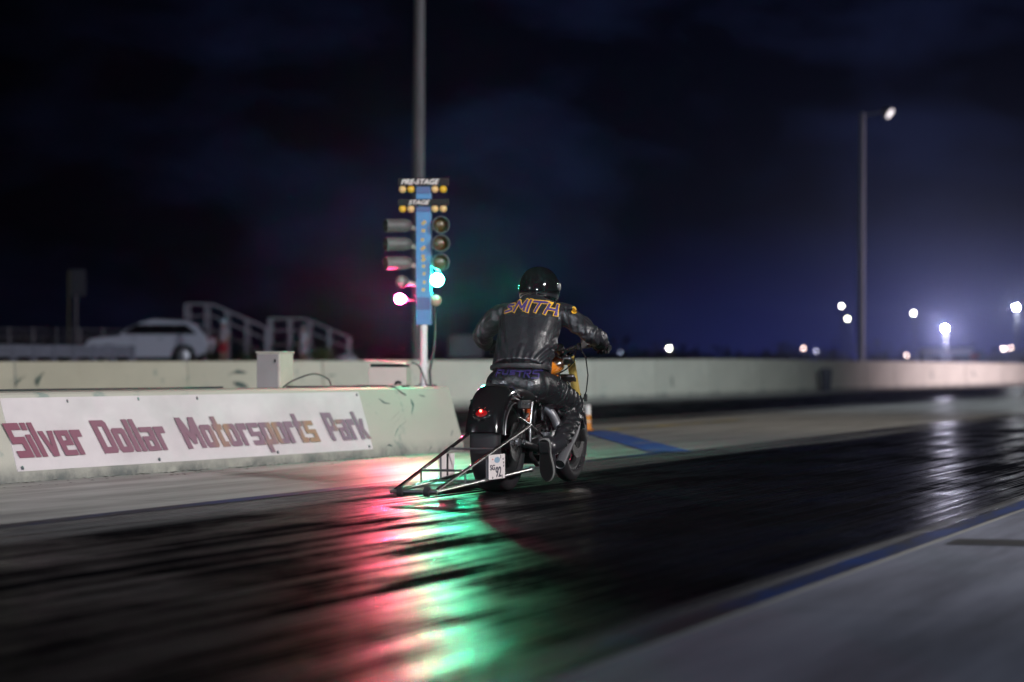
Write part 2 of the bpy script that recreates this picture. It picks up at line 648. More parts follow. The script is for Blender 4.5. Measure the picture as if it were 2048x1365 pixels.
# ------------------------------------------------------------------ starting barrier with its banner
BR = -R(4.2)
B0 = Vector((-8.63, 24.4, 0))
barrier = tag(MB().rings([[Vector((0, yy, 0)), Vector((0, yy, 0.06)), Vector((-0.155, yy, 0.605)), Vector((-0.175, yy, 0.62)),
                           Vector((-0.93, yy, 0.62)), Vector((-0.95, yy, 0.605)), Vector((-1.10, yy, 0))]
                          for yy in [0.0 - (0.25 if False else 0)] + [-0.02] + [-0.8 * i for i in range(1, 24)]]).build(
    'concrete_barrier', M['barrier'], None, 30), 'low sloped concrete barrier between the lanes under the start lights', 'barrier')
barrier.location = B0
barrier.rotation_euler = (0, 0, BR)
RB = Matrix.Rotation(BR, 3, 'Z')


def on_barrier(u, v, off=0.0):
    """local barrier (y, z) where photo pixel meets the sloped face"""
    o = Vector((0, 0, CAMZ))
    dv = at(u, v, 1.0) - o
    n = RB @ Vector((0.545, 0, 0.155)).normalized()
    p0 = B0 + RB @ Vector((0, 0, 0.06))
    t = (p0 - o).dot(n) / dv.dot(n)
    l = RB.inverted() @ (o + dv * t - B0)
    return l


def face_x(z):
    return -0.155 * (z - 0.06) / 0.545


ban = thing('banner', B0, BR, 'white vinyl banner lettered Silver Dollar Motorsports Park on the concrete barrier', 'banner')
yl, yr = on_barrier(3, 800).y - 0.02, on_barrier(733, 850).y
bb = MB()
N = 110
ring = []
for i in range(N + 1):
    yy = yl + (yr - yl) * i / N
    row = []
    for z in [0.075, 0.11, 0.16, 0.22, 0.28, 0.34, 0.40, 0.46, 0.51, 0.55, 0.585]:
        wv = 0.006 + 0.006 * noise.noise(Vector((yy * 1.3, z * 3, 0))) + 0.004 * noise.noise(Vector((yy * 4.5, z * 9, 5)))
        row.append(Vector((face_x(z) + wv, yy, z)))
    for z in [0.585, 0.075]:
        row.append(Vector((face_x(z) + 0.001, yy, z)))
    ring.append(row)
bb.rings(ring)
bb.build('sheet', M['banner'], ban, 60)

GL = {
    'S': (4.0, [(0, 5.6, 4, 7), (0, 4.2, 1.4, 5.6), (0, 2.8, 4, 4.2), (2.6, 1.4, 4, 2.8), (0, 0, 4, 1.4)]),
    'i': (1.4, [(0, 0, 1.4, 4.6), (0, 5.5, 1.4, 7)]),
    'l': (1.4, [(0, 0, 1.4, 7)]),
    'v': (4.0, [[(0, 5.2), (1.4, 5.2), (2.0, 1.8), (2.6, 5.2), (4, 5.2), (2.8, 0), (1.2, 0)]]),
    'e': (3.8, [(0, 0, 1.4, 5.2), (1.4, 0, 3.8, 1.1), (1.4, 2.1, 3.8, 3.1), (1.4, 4.1, 3.8, 5.2), (2.5, 3.1, 3.8, 4.1)]),
    'r': (3.0, [(0, 0, 1.4, 5.2), (1.4, 3.7, 3, 5.2)]),
    'D': (4.2, [(0, 0, 1.5, 7), [(1.5, 5.7), (1.5, 7), (3.6, 7), (4.2, 6.4), (4.2, 5.7)],
                [(1.5, 1.3), (4.2, 1.3), (4.2, 0.6), (3.6, 0), (1.5, 0)], (2.8, 1.3, 4.2, 5.7)]),
    'o': (3.8, [[(0, 0.5), (0, 4.7), (0.5, 5.2), (1.4, 5.2), (1.4, 0), (0.5, 0)],
                [(2.4, 0), (2.4, 5.2), (3.3, 5.2), (3.8, 4.7), (3.8, 0.5), (3.3, 0)], (1.4, 4, 2.4, 5.2), (1.4, 0, 2.4, 1.2)]),
    'a': (3.8, [(0, 4.1, 3.8, 5.2), (2.4, 0, 3.8, 4.1), (0, 2.3, 2.4, 3.2), (0, 0, 1.3, 2.3), (1.3, 0, 2.4, 1.0)]),
    'M': (5.6, [[(0, 0), (0, 7), (1.6, 7), (2.8, 3.6), (4.0, 7), (5.6, 7), (5.6, 0), (4.2, 0), (4.2, 3.4), (3.3, 1.0), (2.3, 1.0), (1.4, 3.4), (1.4, 0)]]),
    't': (2.8, [(0.5, 0, 1.9, 7), (1.9, 3.9, 2.8, 5.2), (1.9, 0, 2.8, 1.2), (0, 3.9, 0.5, 5.2)]),
    's': (3.6, [(0, 4.1, 3.6, 5.2), (0, 3.1, 1.3, 4.1), (0, 2.1, 3.6, 3.1), (2.3, 1.1, 3.6, 2.1), (0, 0, 3.6, 1.1)]),
    'p': (3.8, [(0, -1.9, 1.4, 5.2), (2.4, 0, 3.8, 5.2), (1.4, 4, 2.4, 5.2), (1.4, 0, 2.4, 1.2)]),
    'P': (4.0, [(0, 0, 1.5, 7), (1.5, 5.7, 4, 7), (2.6, 3.6, 4, 5.7), (1.5, 2.4, 4, 3.6)]),
    'k': (3.8, [(0, 0, 1.4, 7), [(1.4, 3.2), (2.4, 5.2), (3.8, 5.2), (2.7, 2.7), (3.9, 0), (2.4, 0), (1.4, 2.2)]]),
}
UN, ZB = 0.0348, 0.168
for wd, ua, ub in (('Silver', 25, 168), ('Dollar', 196, 333), ('Motorsports', 364, 628), ('Park', 652, 729)):
    w = sum(GL[c][0] for c in wd) + 0.45 * (len(wd) - 1)
    ya, yb = on_barrier(ua, 912 - 0.075 * ua).y, on_barrier(ub, 912 - 0.075 * ub).y
    k = (yb - ya) / w
    x = 0.0
    lm = MB()
    for c in wd:
        for p in GL[c][1]:
            if isinstance(p, tuple):
                p = [(p[0], p[1]), (p[2], p[1]), (p[2], p[3]), (p[0], p[3])]
            pts = [Vector((face_x(ZB + b * UN) + 0.0155, ya + (x + a) * k - .5 * (b - 3.5) * UN, ZB + b * UN)) for a, b in p]
            lm.prism(pts, (0.0012, 0, 0))
        x += GL[c][0] + 0.45
    lm.build('lettering', M['letter'], ban, 0)
gm = mat('grommet', (0.16, 0.19, 0.21), 0.4, 0.7)
for u, v in ((133, 803), (275, 798), (393, 797), (523, 791), (716, 790), (28, 950), (318, 927), (555, 911), (738, 896)):
    l = on_barrier(u, v)
    MB().lathe((face_x(l.z) + 0.004, min(max(l.y, yl + .05), yr - .05), min(max(l.z, .10), .56)), (0.545, 0, 0.155), [(0, .014), (.004, .014), (.006, .009), (.006, .004)], 12).build('grommet', gm, ban)
# weeds and grit along the foot of the barrier
wm = MB()
for i in range(420):
    yy = random.uniform(-9.0, -0.2)
    s = random.uniform(0.004, 0.014)
    if random.random() < 0.5:
        s *= 0.6
    p = B0 + RB @ Vector((random.uniform(0.005, 0.10) if random.random() < .8 else random.uniform(.1, .5), yy, 0))
    wm.add([p + Vector((-s, -s * 2, 0.002)), p + Vector((s, -s * 1.6, 0.002)), p + Vector((s * .6, s * 2, 0.002)), p + Vector((-s, s, .002)), p + Vector((0, 0, s * .5))],
           [(0, 1, 4), (1, 2, 4), (2, 3, 4), (3, 0, 4)])
tag(wm.build('grit', mat('grit', (0.05, 0.042, 0.035), 0.9), None, 0), kind='stuff', label='dark grit and dead leaves along the foot of the concrete barrier')


def bar_pt(x, y, z):
    return B0 + RB @ Vector((x, y, z))


M['scuff'] = mat('teal_scuff', (0.10, 0.17, 0.165), 0.7, noise_scale=20, noise_amt=.5)


def scuff(parent, pts, w):
    """flat rubbed mark: strip through pts, given as (centre, across) pairs"""
    vs, fs = [], []
    n_ = len(pts)
    for i, (c, a) in enumerate(pts):
        k = w * math.sin(math.pi * (i + .35) / (n_ - .3)) + .002
        vs += [c - a * k, c + a * k]
    fs = [(2 * i, 2 * i + 1, 2 * i + 3, 2 * i + 2) for i in range(n_ - 1)]
    MB().add(vs, fs).build('scuff_mark', M['scuff'], parent, 0)


def densify(px, n_=5):
    out = []
    for (a, b_), (c, d_) in zip(px, px[1:]):
        for k in range(n_):
            out.append((a + (c - a) * k / n_, b_ + (d_ - b_) * k / n_))
    return out + [px[-1]]


for px, w in (([(821, 798), (826, 812), (823, 830)], .018), ([(789, 874), (796, 856), (812, 843)], .016), ([(779, 842), (800, 822)], .010), ([(783, 853), (806, 829)], .009),
              ([(757, 797), (768, 806), (780, 808)], .010), ([(905, 860), (902, 873)], .014), ([(860, 900), (862, 893)], .02), ([(768, 898), (776, 890), (785, 893)], .016), ([(838, 790), (850, 794)], .008)):
    P = [on_barrier(u, v) for u, v in densify(px)]
    scuff(barrier, [(Vector((face_x(l.z) + .002, l.y, l.z)), Vector((0, .9, .43)) if abs(px[-1][1] - px[0][1]) < 40 else Vector((0, 1, 0))) for l in P], w)
for px, w in (([(28, 772), (38, 758), (50, 752)], .10), ([(72, 772), (75, 756), (86, 744)], .09), ([(452, 752), (470, 743), (492, 746)], .08), ([(466, 764), (480, 770), (495, 776)], .10),
              ([(654, 752), (668, 750)], .06), ([(1343, 752), (1344, 775)], .05), ([(1862, 740), (1864, 762)], .12), ([(1944, 742), (1950, 756)], .14)):
    P = []
    for u, v in densify(px):
        dv_ = at(u, v, 1.0) - Vector((0, 0, CAMZ))
        P.append(Vector((0, 0, CAMZ)) + dv_ * (-20.115 / dv_.x) - Vector((-20.1, 0, 0)))
    scuff(wall, [(p + Vector((.02, 0, 0)), Vector((0, .95, .3))) for p in P], w)

# boxes and cables on the barrier
def barrier_local(u, v, Z):
    return RB.inverted() @ (at(u, v, Z) - B0)


b1 = thing('electrical_cabinet', bar_pt(-0.74, -2.46, 0.62), BR - R(2), 'upright cream electrical cabinet with its shaded front coloured grey standing on the concrete barrier', 'electrical box')
MB().box((0, 0, 0.155), (0.235, 0.24, 0.31)).build('body', M['cream_box'], b1, 0, 0.008)
MB().box((-.004, -0.124, 0.150), (0.215, 0.012, 0.296)).build('door', M['shaded_grey'], b1, 0, 0.003)  # shaded near face: its darker tone is put into this panel's colour
MB().box((0, 0, 0.316), (0.25, 0.262, 0.012)).build('lid', M['cream_box'], b1, 0, 0.003)
MB().box((0.075, -0.134, 0.24), (0.010, 0.010, 0.03)).build('latch', M['black'], b1, 0)
b2 = thing('junction_box', bar_pt(-0.42, -0.76, 0.62), BR + R(14), 'low beige junction box with a raised overhanging lid beside the white start light pole', 'electrical box')
MB().box((0, 0, 0.10), (0.36, 0.24, 0.17)).build('body', M['pink_box'], b2, 0, 0.006)
MB().box((-0.01, -0.02, 0.232), (0.40, 0.30, 0.014), Matrix.Rotation(R(5), 3, 'Y')).build('lid', M['pink_box'], b2, 0, 0.003)
MB().box((0.0, 0.0, 0.20), (0.33, 0.21, 0.03)).build('gasket', M['black'], b2, 0)
MB().tube([(0.08, -0.125, .03), (0.09, -0.14, .045), (0.11, -.14, .05), (0.13, -0.125, .035)], 0.012, 8).build('latch', M['black'], b2)
for sx in (-1, 1):
    MB().box((sx * .15, 0, 0.008), (0.03, 0.22, 0.016)).build('foot', M['black'], b2, 0)


def cable(pts, r, label):
    P = [Vector(p) for p in pts]
    out = []
    for i in range(len(P) - 1):
        p0, p1, p2, p3 = P[max(i - 1, 0)], P[i], P[i + 1], P[min(i + 2, len(P) - 1)]
        for k in range(8):
            t = k / 8
            out.append(0.5 * ((2 * p1) + (p2 - p0) * t + (2 * p0 - 5 * p1 + 4 * p2 - p3) * t * t + (3 * p1 - p0 - 3 * p2 + p3) * t ** 3))
    out.append(P[-1])
    o = tag(MB().tube(out, r, 8).build('cable', M['cable']), label, 'cable')
    return o


cable([bar_pt(-.45, -2.86, .632), bar_pt(-.42, -2.72, .69), bar_pt(-.38, -2.42, .745), bar_pt(-.38, -2.14, .70), bar_pt(-.4, -2.04, .632), bar_pt(-.5, -1.9, .632)], .007,
      'dark cable standing up in an arch on top of the barrier')
cable([bar_pt(-.5, -2.7, .632), bar_pt(-.30, -2.3, .632), bar_pt(-.45, -1.9, .632), bar_pt(-.25, -1.6, .632), bar_pt(-.5, -1.3, .634), bar_pt(-.2, -1.3, .632), bar_pt(-.168, -1.2, .62), bar_pt(-.15, -1.12, .58), bar_pt(-.14, -1.02, .55)], .008,
      'dark cable snaking along the barrier top and over its front edge')
cable([bar_pt(-.86, -17, .630), bar_pt(-.84, -12, .630), bar_pt(-.87, -8, .630), bar_pt(-.83, -5, .630), bar_pt(-.86, -3.2, .630)], .008,
      'long dark cable along the back of the barrier top to the cabinet')
cable([bar_pt(-.24, -.66, .85), bar_pt(-.20, -.58, .81), bar_pt(-.20, -.45, .68), bar_pt(-.22, -.36, .632), bar_pt(-.24, -.1, .632), bar_pt(-.33, .02 - .06, .632)], .007,
      'dark cable dropping from the junction box lid to the pole foot')

# ------------------------------------------------------------------ start light tree
M['tree_blue'] = mat('blue_enamel', (0.03, 0.20, 0.46), 0.4, noise_scale=6, noise_amt=0.25)
M['tree_dark'] = mat('dark_blue_enamel', (0.015, 0.06, 0.20), 0.4)
M['amber'] = mat('amber_lens', (0.75, 0.45, 0.03), 0.25, coat=0.6)
M['pale_amber'] = mat('pale_amber_lens', (0.75, 0.50, 0.20), 0.3, coat=0.6)
M['can'] = mat('grey_can', (0.10, 0.10, 0.10), 0.5, noise_scale=8, noise_amt=0.3)
M['can_pale'] = mat('reflector_can', (0.22, 0.22, 0.21), 0.4)
M['can_in'] = mat('can_inner', (0.02, 0.018, 0.012), 0.6)
M['dead_amber'] = mat('unlit_amber_lens', (0.075, 0.045, 0.005), 0.3, coat=0.2)
M['dead_red'] = mat('unlit_red_lens', (0.42, 0.27, 0.20), 0.25, coat=0.6)
M['dead_green'] = mat('unlit_green_lens', (0.20, 0.26, 0.24), 0.15, coat=1.0)
M['sign_white'] = mat('sign_white', (0.75, 0.68, 0.64), 0.5)


def lamp_mat(name, color, rad):
    return mat(name, (0.0, 0.0, 0.0), 0.4, emit=color, estr=rad)


tree_loc = bar_pt(-0.335, -0.18, 0.62)
tree = thing('start_light_tree', tree_loc, R(14), 'blue drag racing start light tree with red and green lamps lit on a white pole', 'starting lights')


def tz(v):
    return CAMZ + (738 - v) / 209.5 - 0.62


def tx(u):
    return (u - 844) / 209.5


MB().lathe((0, 0, 0), (0, 0, 1), [(0, .036), (.18, .036), (.181, .045), (.22, .045), (.221, .034), (0.60, .034)], 20).build('pole', M['white_paint'], tree)
MB().lathe((0, 0, 0), (0, 0, 1), [(0, .09), (.012, .09), (.014, .05), (.03, .05)], 20).build('base_plate', M['galv'], tree)
zt, zb_ = tz(368), tz(650)
MB().box((0, 0.02, (zt + zb_) / 2), (0.145, 0.12, zt - zb_)).build('post', M['tree_blue'], tree, 0, 0.006)
for a, b in ((372, 388), (413, 424), (595, 620)):
    MB().box((0, -0.042, (tz(a) + tz(b)) / 2), (0.13, 0.01, tz(a) - tz(b))).build('post_panel', M['tree_dark'], tree, 0, 0.002)
# yellow emblem pieces down the post front
emat = mat('emblem_yellow', (0.45, 0.33, 0.10), 0.5)
for v, s, w in ((446, 1, .05), (462, 0, .035), (480, 0, .03), (497, 1, .05), (513, 0, .03), (520, 1, .04), (533, 0, .03), (548, 0, .025), (565, 0, .025), (580, 0, .03)):
    MB().box((random.uniform(-.01, .01), -0.043, tz(v)), (w, .008, .03), Matrix.Rotation(R(-40 if s else 8), 3, 'Y')).build('emblem_mark', emat, tree, 0, .002)


def text_mesh(body, size, shear=0.0, off=0.0):
    c = bpy.data.curves.new('t', 'FONT')
    c.body = body
    c.size = size
    c.shear = shear
    c.offset = off
    c.align_x = 'CENTER'
    c.align_y = 'CENTER'
    c.extrude = 0.001
    o = bpy.data.objects.new('t', c)
    col.objects.link(o)
    dg = bpy.context.evaluated_depsgraph_get()
    dg.update()
    m = bpy.data.meshes.new_from_object(o.evaluated_get(dg))
    bpy.data.objects.remove(o)
    return m


def sign_text(body, w, h, loc, parent, mt, shear=0.35, name='lettering', rot=None):
    m = text_mesh(body, 1.0, shear, 0.02)
    xs_ = [v.co.x for v in m.vertices]
    ys_ = [v.co.y for v in m.vertices]
    sx, sy = w / (max(xs_) - min(xs_)), h / (max(ys_) - min(ys_))
    cx, cy = (max(xs_) + min(xs_)) / 2, (max(ys_) + min(ys_)) / 2
    rot = rot or Matrix.Rotation(R(90), 4, 'X')
    m.transform(Matrix.Translation(loc) @ rot @ Matrix.Diagonal((sx, sy, 1, 1)) @ Matrix.Translation((-cx, -cy, 0)))
    m.materials.clear()
    return put(name, m, mt, parent)


for tx_, v0, v1, u0, u1 in (('PRE-STAGE', 358, 371, 800, 877), ('STAGE', 400, 411, 815, 858)):
    sb = MB().box((0.005, -0.07, (tz(v0) + tz(v1)) / 2), (0.49, 0.02, tz(v0) - tz(v1) + .012)).build('sign_board', M['black'], tree, 0, 0.002)
    sign_text(tx_, (u1 - u0) / 209.5, (tz(v0) - tz(v1)) * .82, Vector((tx((u0 + u1) / 2), -0.0825, (tz(v0) + tz(v1)) / 2)), sb, M['sign_white'])
    zz = tz(v0 + 21 if v0 < 380 else v0 + 18)
    MB().box((0, 0.0, zz), (0.44, 0.06, 0.055)).build('lamp_bar', M['black'], tree, 0, 0.004)
    for k, u in enumerate((802, 819, 867, 884)):
        lit = M['amber'] if (k + (v0 > 380)) % 2 == 0 or k == 3 else M['pale_amber']
        if v0 < 380:
            lit = (M['pale_amber'], M['amber'], M['pale_amber'], M['amber'])[k]
        else:
            lit = (M['amber'], M['pale_amber'], M['pale_amber'], M['pale_amber'])[k]
        MB().ball((tx(u), -0.045, zz), (0.036, 0.036, 0.038), 16, 10).build('stage_bulb', lit, tree)


def can_at(x, z, ang, r, length, lens_m, hood=True, lamp=None):
    """round lamp: mount arm, bucket, hood and lens, pointing ang degrees left of straight back to the start line"""
    ax = Vector((-math.sin(R(ang)), -math.cos(R(ang)), -0.03)).normalized()
    c = Vector((x, 0.0, z))
    prof = [(-0.07, r * .35), (-0.05, r * .75), (0.0, r), (0.02, r)]
    if hood:
        prof += [(length, r * 1.02), (length, r * .95), (0.025, r * .93)]
    else:
        prof += [(0.03, r * 1.0), (0.03, r * .92), (0.024, r * .90)]
    b = MB().lathe(c, ax, prof, 24, cap=False)
    b.lathe(c, ax, [(-0.0701, 0.001), (-0.07, r * .35)], 24, cap=False)
    o = b.build('lamp_can', M['can'], tree, 50)
    if hood:
        MB().lathe(c, ax, [(0.026, r * .925), (length + .001, r * .94)], 24, cap=False).build('hood_lining', M['can_in'], o)
    lp = [(0.012, r * .90), (0.03, r * .80), (0.045, r * .5), (0.05, 0.002)]
    MB().lathe(c, ax, lp, 24).build('lens', lens_m, o, 60)
    s = 1 if x > 0 else -1
    MB().tube([(s * .07, 0.02, z - .03), (x - s * r * .5, .03, z - .01), (x, .04, z)], .024, 8).build('mount', M['cream_box'], o)
    return c + ax * 0.06


for v in (450, 487, 525):
    can_at(tx(876), tz(v), -14, .080, .12, M['dead_amber'])
    can_at(tx(806), tz(v + 1), 62, .066, .20, M['dead_amber'])
col_g, col_r = (0.030, 1.0, 0.50), (1.0, 0.025, 0.14)
RLG, RLR = 0.057, 0.046
rad_g, rad_r = GREEN_I / (math.pi * RLG ** 2), RED_I / (math.pi * RLR ** 2)
M['green_lit'] = lamp_mat('lit_green_lens', col_g, rad_g)
M['red_lit'] = lamp_mat('lit_red_lens', col_r, rad_r)
can_at(tx(800), tz(563), 35, .062, .03, M['dead_green'], False)
can_at(tx(868), tz(601), -5, .060, .03, M['dead_red'], False)
for u, v, mt, ang, RL in ((870, 560, M['green_lit'], -8, RLG), (797, 598, M['red_lit'], 12, RLR)):
    x, z = tx(u), tz(v)
    ax = Vector((-math.sin(R(ang)), -math.cos(R(ang)), 0))
    o = MB().lathe((x, 0.02, z), ax, [(-.07, RL * .4), (-.05, RL * .8), (0.0, RL * 1.06), (.042, RL * 1.12), (.042, RL * 1.07), (.0, RL * 1.02)], 24, cap=False).build('lamp_can', M['can_pale'], tree, 50)
    MB().ball(Vector((x, 0.02, z)) + ax * -0.008, (RL, RL, RL), 20, 12).build('bulb', mt, o)
    s = 1 if x > 0 else -1
    MB().tube([(s * .07, 0.02, z - .02), (x, .06, z)], .016, 8).build('mount', M['can'], o)
MB().tube([(.09, .05, tz(600)), (.105, .06, tz(660)), (.09, .06, tz(700)), (.05, .05, tz(745)), (.06, .05, .02)], .012, 8).build('cord', M['cable'], tree)

# ------------------------------------------------------------------ posts and lamps along the track
def spot(name, loc, aim, power, cone, blend, color, size, parent=None):
    d_ = bpy.data.lights.new(name, 'SPOT')
    d_.energy = power
    d_.spot_size = R(cone)
    d_.spot_blend = blend
    d_.color = color
    d_.shadow_soft_size = size
    o = bpy.data.objects.new(name, d_)
    col.objects.link(o)
    o.location = loc
    o.rotation_euler = (Vector(aim) - Vector(loc)).to_track_quat('-Z', 'Y').to_euler()
    return o


M['head'] = mat('lamp_housing', (0.30, 0.30, 0.31), 0.4, 0.6)


M['lit_pole'] = mat('lit_pole', (0.38, 0.41, 0.50), 0.85, noise_scale=5, noise_amt=0.3, stretch=(4, 4, 0.3))  # brighter colour standing in for light falling on the right pole


def tall_pole(u, Z, ztop, r, label, arm, lens, pm='wood_pole'):
    p = at(u, 738, Z)
    zb = bank_h(p.x, p.y) - 0.1
    t = thing('light_pole', (p.x, p.y, zb), 0, label, 'light pole', 'tall light poles behind the far wall')
    MB().tube([(0, 0, 0), (0.01, 0, (ztop - zb) * .5), (0.05, 0, ztop - zb)], [r, r * .92, r * .74], 16).build('pole', M[pm], t)
    a = Vector(arm)
    MB().tube([(0.05, 0, ztop - zb - .12), Vector((0.05, 0, ztop - zb - .1)) + a * .6, Vector((.05, 0, ztop - zb - .05)) + a], .035, 10).build('arm', M['galv'], t)
    c = Vector((.05, 0, ztop - zb - .05)) + a
    ax = (a + Vector((0, -0.3, -.85))).normalized()
    h = MB().lathe(c - ax * .18, ax, [(0, .07), (.10, .12), (.16, .22), (.40, .27), (.40, .25)], 20).build('lamp_head', M['head'], t)
    MB().lathe(c - ax * .18, ax, [(.385, .245), (.41, .20), (.42, .02)], 20).build('lens', lens, h)
    return t, Vector((p.x, p.y, zb)) + c + ax * .45


M['lens_dim'] = mat('lamp_lens_dim', (0.2, 0.2, 0.2), 0.3, emit=(1.0, 0.92, 0.95), estr=1.7)
t1, lp1 = tall_pole(836, 66, 11.6, .155, 'tall weathered light pole rising behind the start light tree', (1.0, -0.3, 0.1), M['lens_dim'])
spot('pole_lamp', (lp1.x - .9, lp1.y + .6, lp1.z - .7), (-44, 92, 1), 2600, 70, 1.0, (0.55, 0.60, 1.0), .2)
t2, lp2 = tall_pole(1722, 113, 11.5, .15, 'tall light pole with a single lamp behind the far wall at right', (1.0, 0.05, 0.1), M['lens_dim'], 'lit_pole')

# out-of-view floodlight towers, including those added for the wall and bike
for k, (loc, aim, pw, cone, bl, cl) in enumerate(FLOODS):
    t = thing('floodlight_tower', (loc[0], loc[1], 0), 0,
              ('tall steel floodlight tower on the near side beside the start line', 'tall steel floodlight tower behind the start line',
               'unseen floodlight tower added on the near side to light the far wall', 'tall steel floodlight tower behind the far lane', 'unseen floodlight tower with warm lamps added on the near side to light the wall',
               'unseen floodlight tower added down the track for highlights on the motorcycle')[k], 'light pole')
    dirv = (Vector(aim) - Vector(loc)).normalized()
    dh = Vector((dirv.x, dirv.y, 0)).normalized()
    MB().tube([(-dh.x * .5, -dh.y * .5, 0), (-dh.x * .5, -dh.y * .5, loc[2] + .3)], [.16, .11], 14).build('pole', M['galv'], t)
    sd = Vector((-dh.y, dh.x, 0))
    MB().tube([Vector((0, 0, loc[2])) - dh * .5 - sd * 1.1, Vector((0, 0, loc[2])) - dh * .5 + sd * 1.1], .05, 8).build('cross_arm', M['galv'], t)
    for s in (-.8, 0, .8):
        c = Vector((0, 0, loc[2])) - dh * .35 + sd * s
        MB().lathe(c - dirv * .2, dirv, [(0, .08), (.1, .2), (.2, .24), (.2, .21)], 16).build('lamp_head', M['head'], t)
        spot('flood_lamp', Vector((loc[0], loc[1], 0)) + c + dirv * .1, Vector(aim), pw / 3, cone, bl, cl, .10)

# far lamps beyond the wall: (u, v, Z, intensity, colour, lens radius, what it is)
FAR = [
    (1338, 697, 300, 3, (1, .95, .78), .36, 'low yellowish lamp standing alone beyond the wall, nearest the rider'),
    (1607, 697, 330, .9, (1, .70, .66), .36, 'dim pinkish lamp low beyond the wall, left of the tall right pole'),
    (1632, 703, 330, .35, (.75, .75, 1), .28, 'faint bluish lamp low beyond the wall beside the pinkish one'),
    (1683, 612, 340, 2.2, (1, .96, .84), .40, 'upper of two yellowish street lamps left of the tall right pole'),
    (1695, 638, 345, 2.4, (1, .98, .72), .40, 'lower of two yellowish street lamps left of the tall right pole'),
    (1827, 627, 340, 2.8, (1, .97, .80), .42, 'yellowish street lamp right of the tall pole, left of the brightest lamp'),
    (1890, 657, 300, 900, (.80, .78, 1), .50, 'brightest white lamp with a wide bluish glow beyond the wall'),
    (1813, 711, 330, .9, (1, .75, .68), .33, 'small pinkish lamp just above the wall right of the tall pole'),
    (2032, 615, 320, 330, (.90, .93, 1), .46, 'bright white street lamp at the right edge of the photo'),
    (2007, 698, 330, 1.6, (1, .80, .72), .33, 'left one of a close pair of pink lamps low near the right edge'),
    (2022, 696, 330, 1.0, (1, .72, .66), .28, 'right one of a close pair of pink lamps low near the right edge'),
    (1240, 705, 330, .12, (.6, .7, 1), .26, 'very faint bluish lamp beyond the wall right of the handlebar'),
    (1892, 690, 330, .3, (.8, .8, 1), .30, 'faint bluish lamp straight below the brightest lamp'),
]
M['far_pole'] = mat('dark_pole', (.05, .05, .055), .7)
for u, v, Z, I, c, r, lab in FAR:
    r *= .32
    p = at(u, v, Z)
    zb = bank_h(p.x, p.y) - .1
    t = thing('street_lamp', (p.x, p.y, zb), 0, lab, 'street lamp', 'distant lamps beyond the far wall')
    H = p.z - zb
    MB().tube([(0, .9, 0), (0, .9, H * .7), (0, .7, H + .2), (0, .15, H + r + .08)], [.11, .09, .07, .05], 8).build('pole', M['far_pole'], t)
    hd = MB().lathe((0, 0, H), (0, .25, 1), [(r * .55, r * 1.05), (r * .8, r * .9), (r + .12, .1)], 12).build('lamp_head', M['head'], t)
    MB().ball((0, 0, H), r, 14, 10).build('bulb', lamp_mat('lamp_glow', c, I / (math.pi * r * r)), hd)

# lamp on the near side far down the track that lights the end of the far wall
t = thing('floodlight_tower', (9, 128, 0), 0, 'floodlight tower far down the track on the near side', 'light pole')
MB().tube([(0, 0, 0), (0, 0, 9)], [.16, .1], 12).build('pole', M['galv'], t)
MB().lathe((-.3, 0, 8.8), (-1, 0, -.35), [(0, .08), (.1, .2), (.2, .24), (.2, .21)], 16).build('lamp_head', M['head'], t)
spot('flood_lamp', (-.6, 128, 8.7 - .0), (-28.9, 131, .6), 64000, 108, 1, (1.0, .78, .86), .12).location = (8.4, 128, 8.6)

# ------------------------------------------------------------------ beyond the wall, left
def ground_at(u, Z):
    p = at(u, 738, Z)
    return Vector((p.x, p.y, bank_h(p.x, p.y)))


M['car_white'] = mat('white_car_paint', (0.50, 0.51, 0.60), 0.3, coat=1.0)
M['glass'] = mat('dark_glass', (0.008, 0.008, 0.010), 0.06)
M['tyre'] = mat('tyre_rubber', (0.016, 0.016, 0.018), 0.75, spec=.25, bump=0.2, bump_scale=60)
M['alloy'] = mat('alloy', (0.55, 0.55, 0.57), 0.3, 0.9)
M['chrome'] = mat('chrome', (0.75, 0.75, 0.78), 0.12, 1.0)
g = ground_at(300, 100)
M['front_glint'] = lamp_mat('glint_glow', (.85, .9, 1), 6)  # glow standing in for bright reflections on the car front
suv = thing('parked_suv', g, R(106), 'white parked station wagon facing left behind the far wall', 'car')
W = 0.93


def car_ring(yz, w, zc=None):
    return yz


prof = [(-2.2, .45), (-2.3, .72), (-2.26, 1.02), (-2.05, 1.10), (1.0, 1.08), (1.55, 1.04), (2.05, .95), (2.24, .80), (2.28, .50), (2.15, .30),
        (1.85, .28), (1.78, .55), (1.62, .72), (1.38, .75), (1.15, .70), (.98, .55), (.92, .28), (-.92, .28), (-.98, .55), (-1.15, .70), (-1.38, .75), (-1.62, .72), (-1.78, .55), (-1.85, .30)]
bd = MB()
bd.prism([(-W, a, b) for a, b in prof], (2 * W, 0, 0))
bd.build('body', M['car_white'], suv, 30, .04, 3)
gh = MB()
gh.rings([[Vector((s * .90 * k, a, b)) for s, k, a, b in ((-1, 1, yb, zb), (1, 1, yb, zb))] + [Vector((.90 * kk, yf, zf)), Vector((-.90 * kk, yf, zf))]
          for yb, zb, yf, zf, kk in ()] or [[Vector((x, y, z)) for x, y, z in
          ((-.9, -2.18, 1.08), (-.9, 1.12, 1.07), (.9, 1.12, 1.07), (.9, -2.18, 1.08))],
         [Vector((x, y, z)) for x, y, z in ((-.80, -1.86, 1.46), (-.80, .32, 1.54), (.80, .32, 1.54), (.80, -1.86, 1.46))],
         [Vector((x, y, z)) for x, y, z in ((-.68, -1.50, 1.63), (-.68, -.22, 1.70), (.68, -.22, 1.70), (.68, -1.50, 1.63))]])
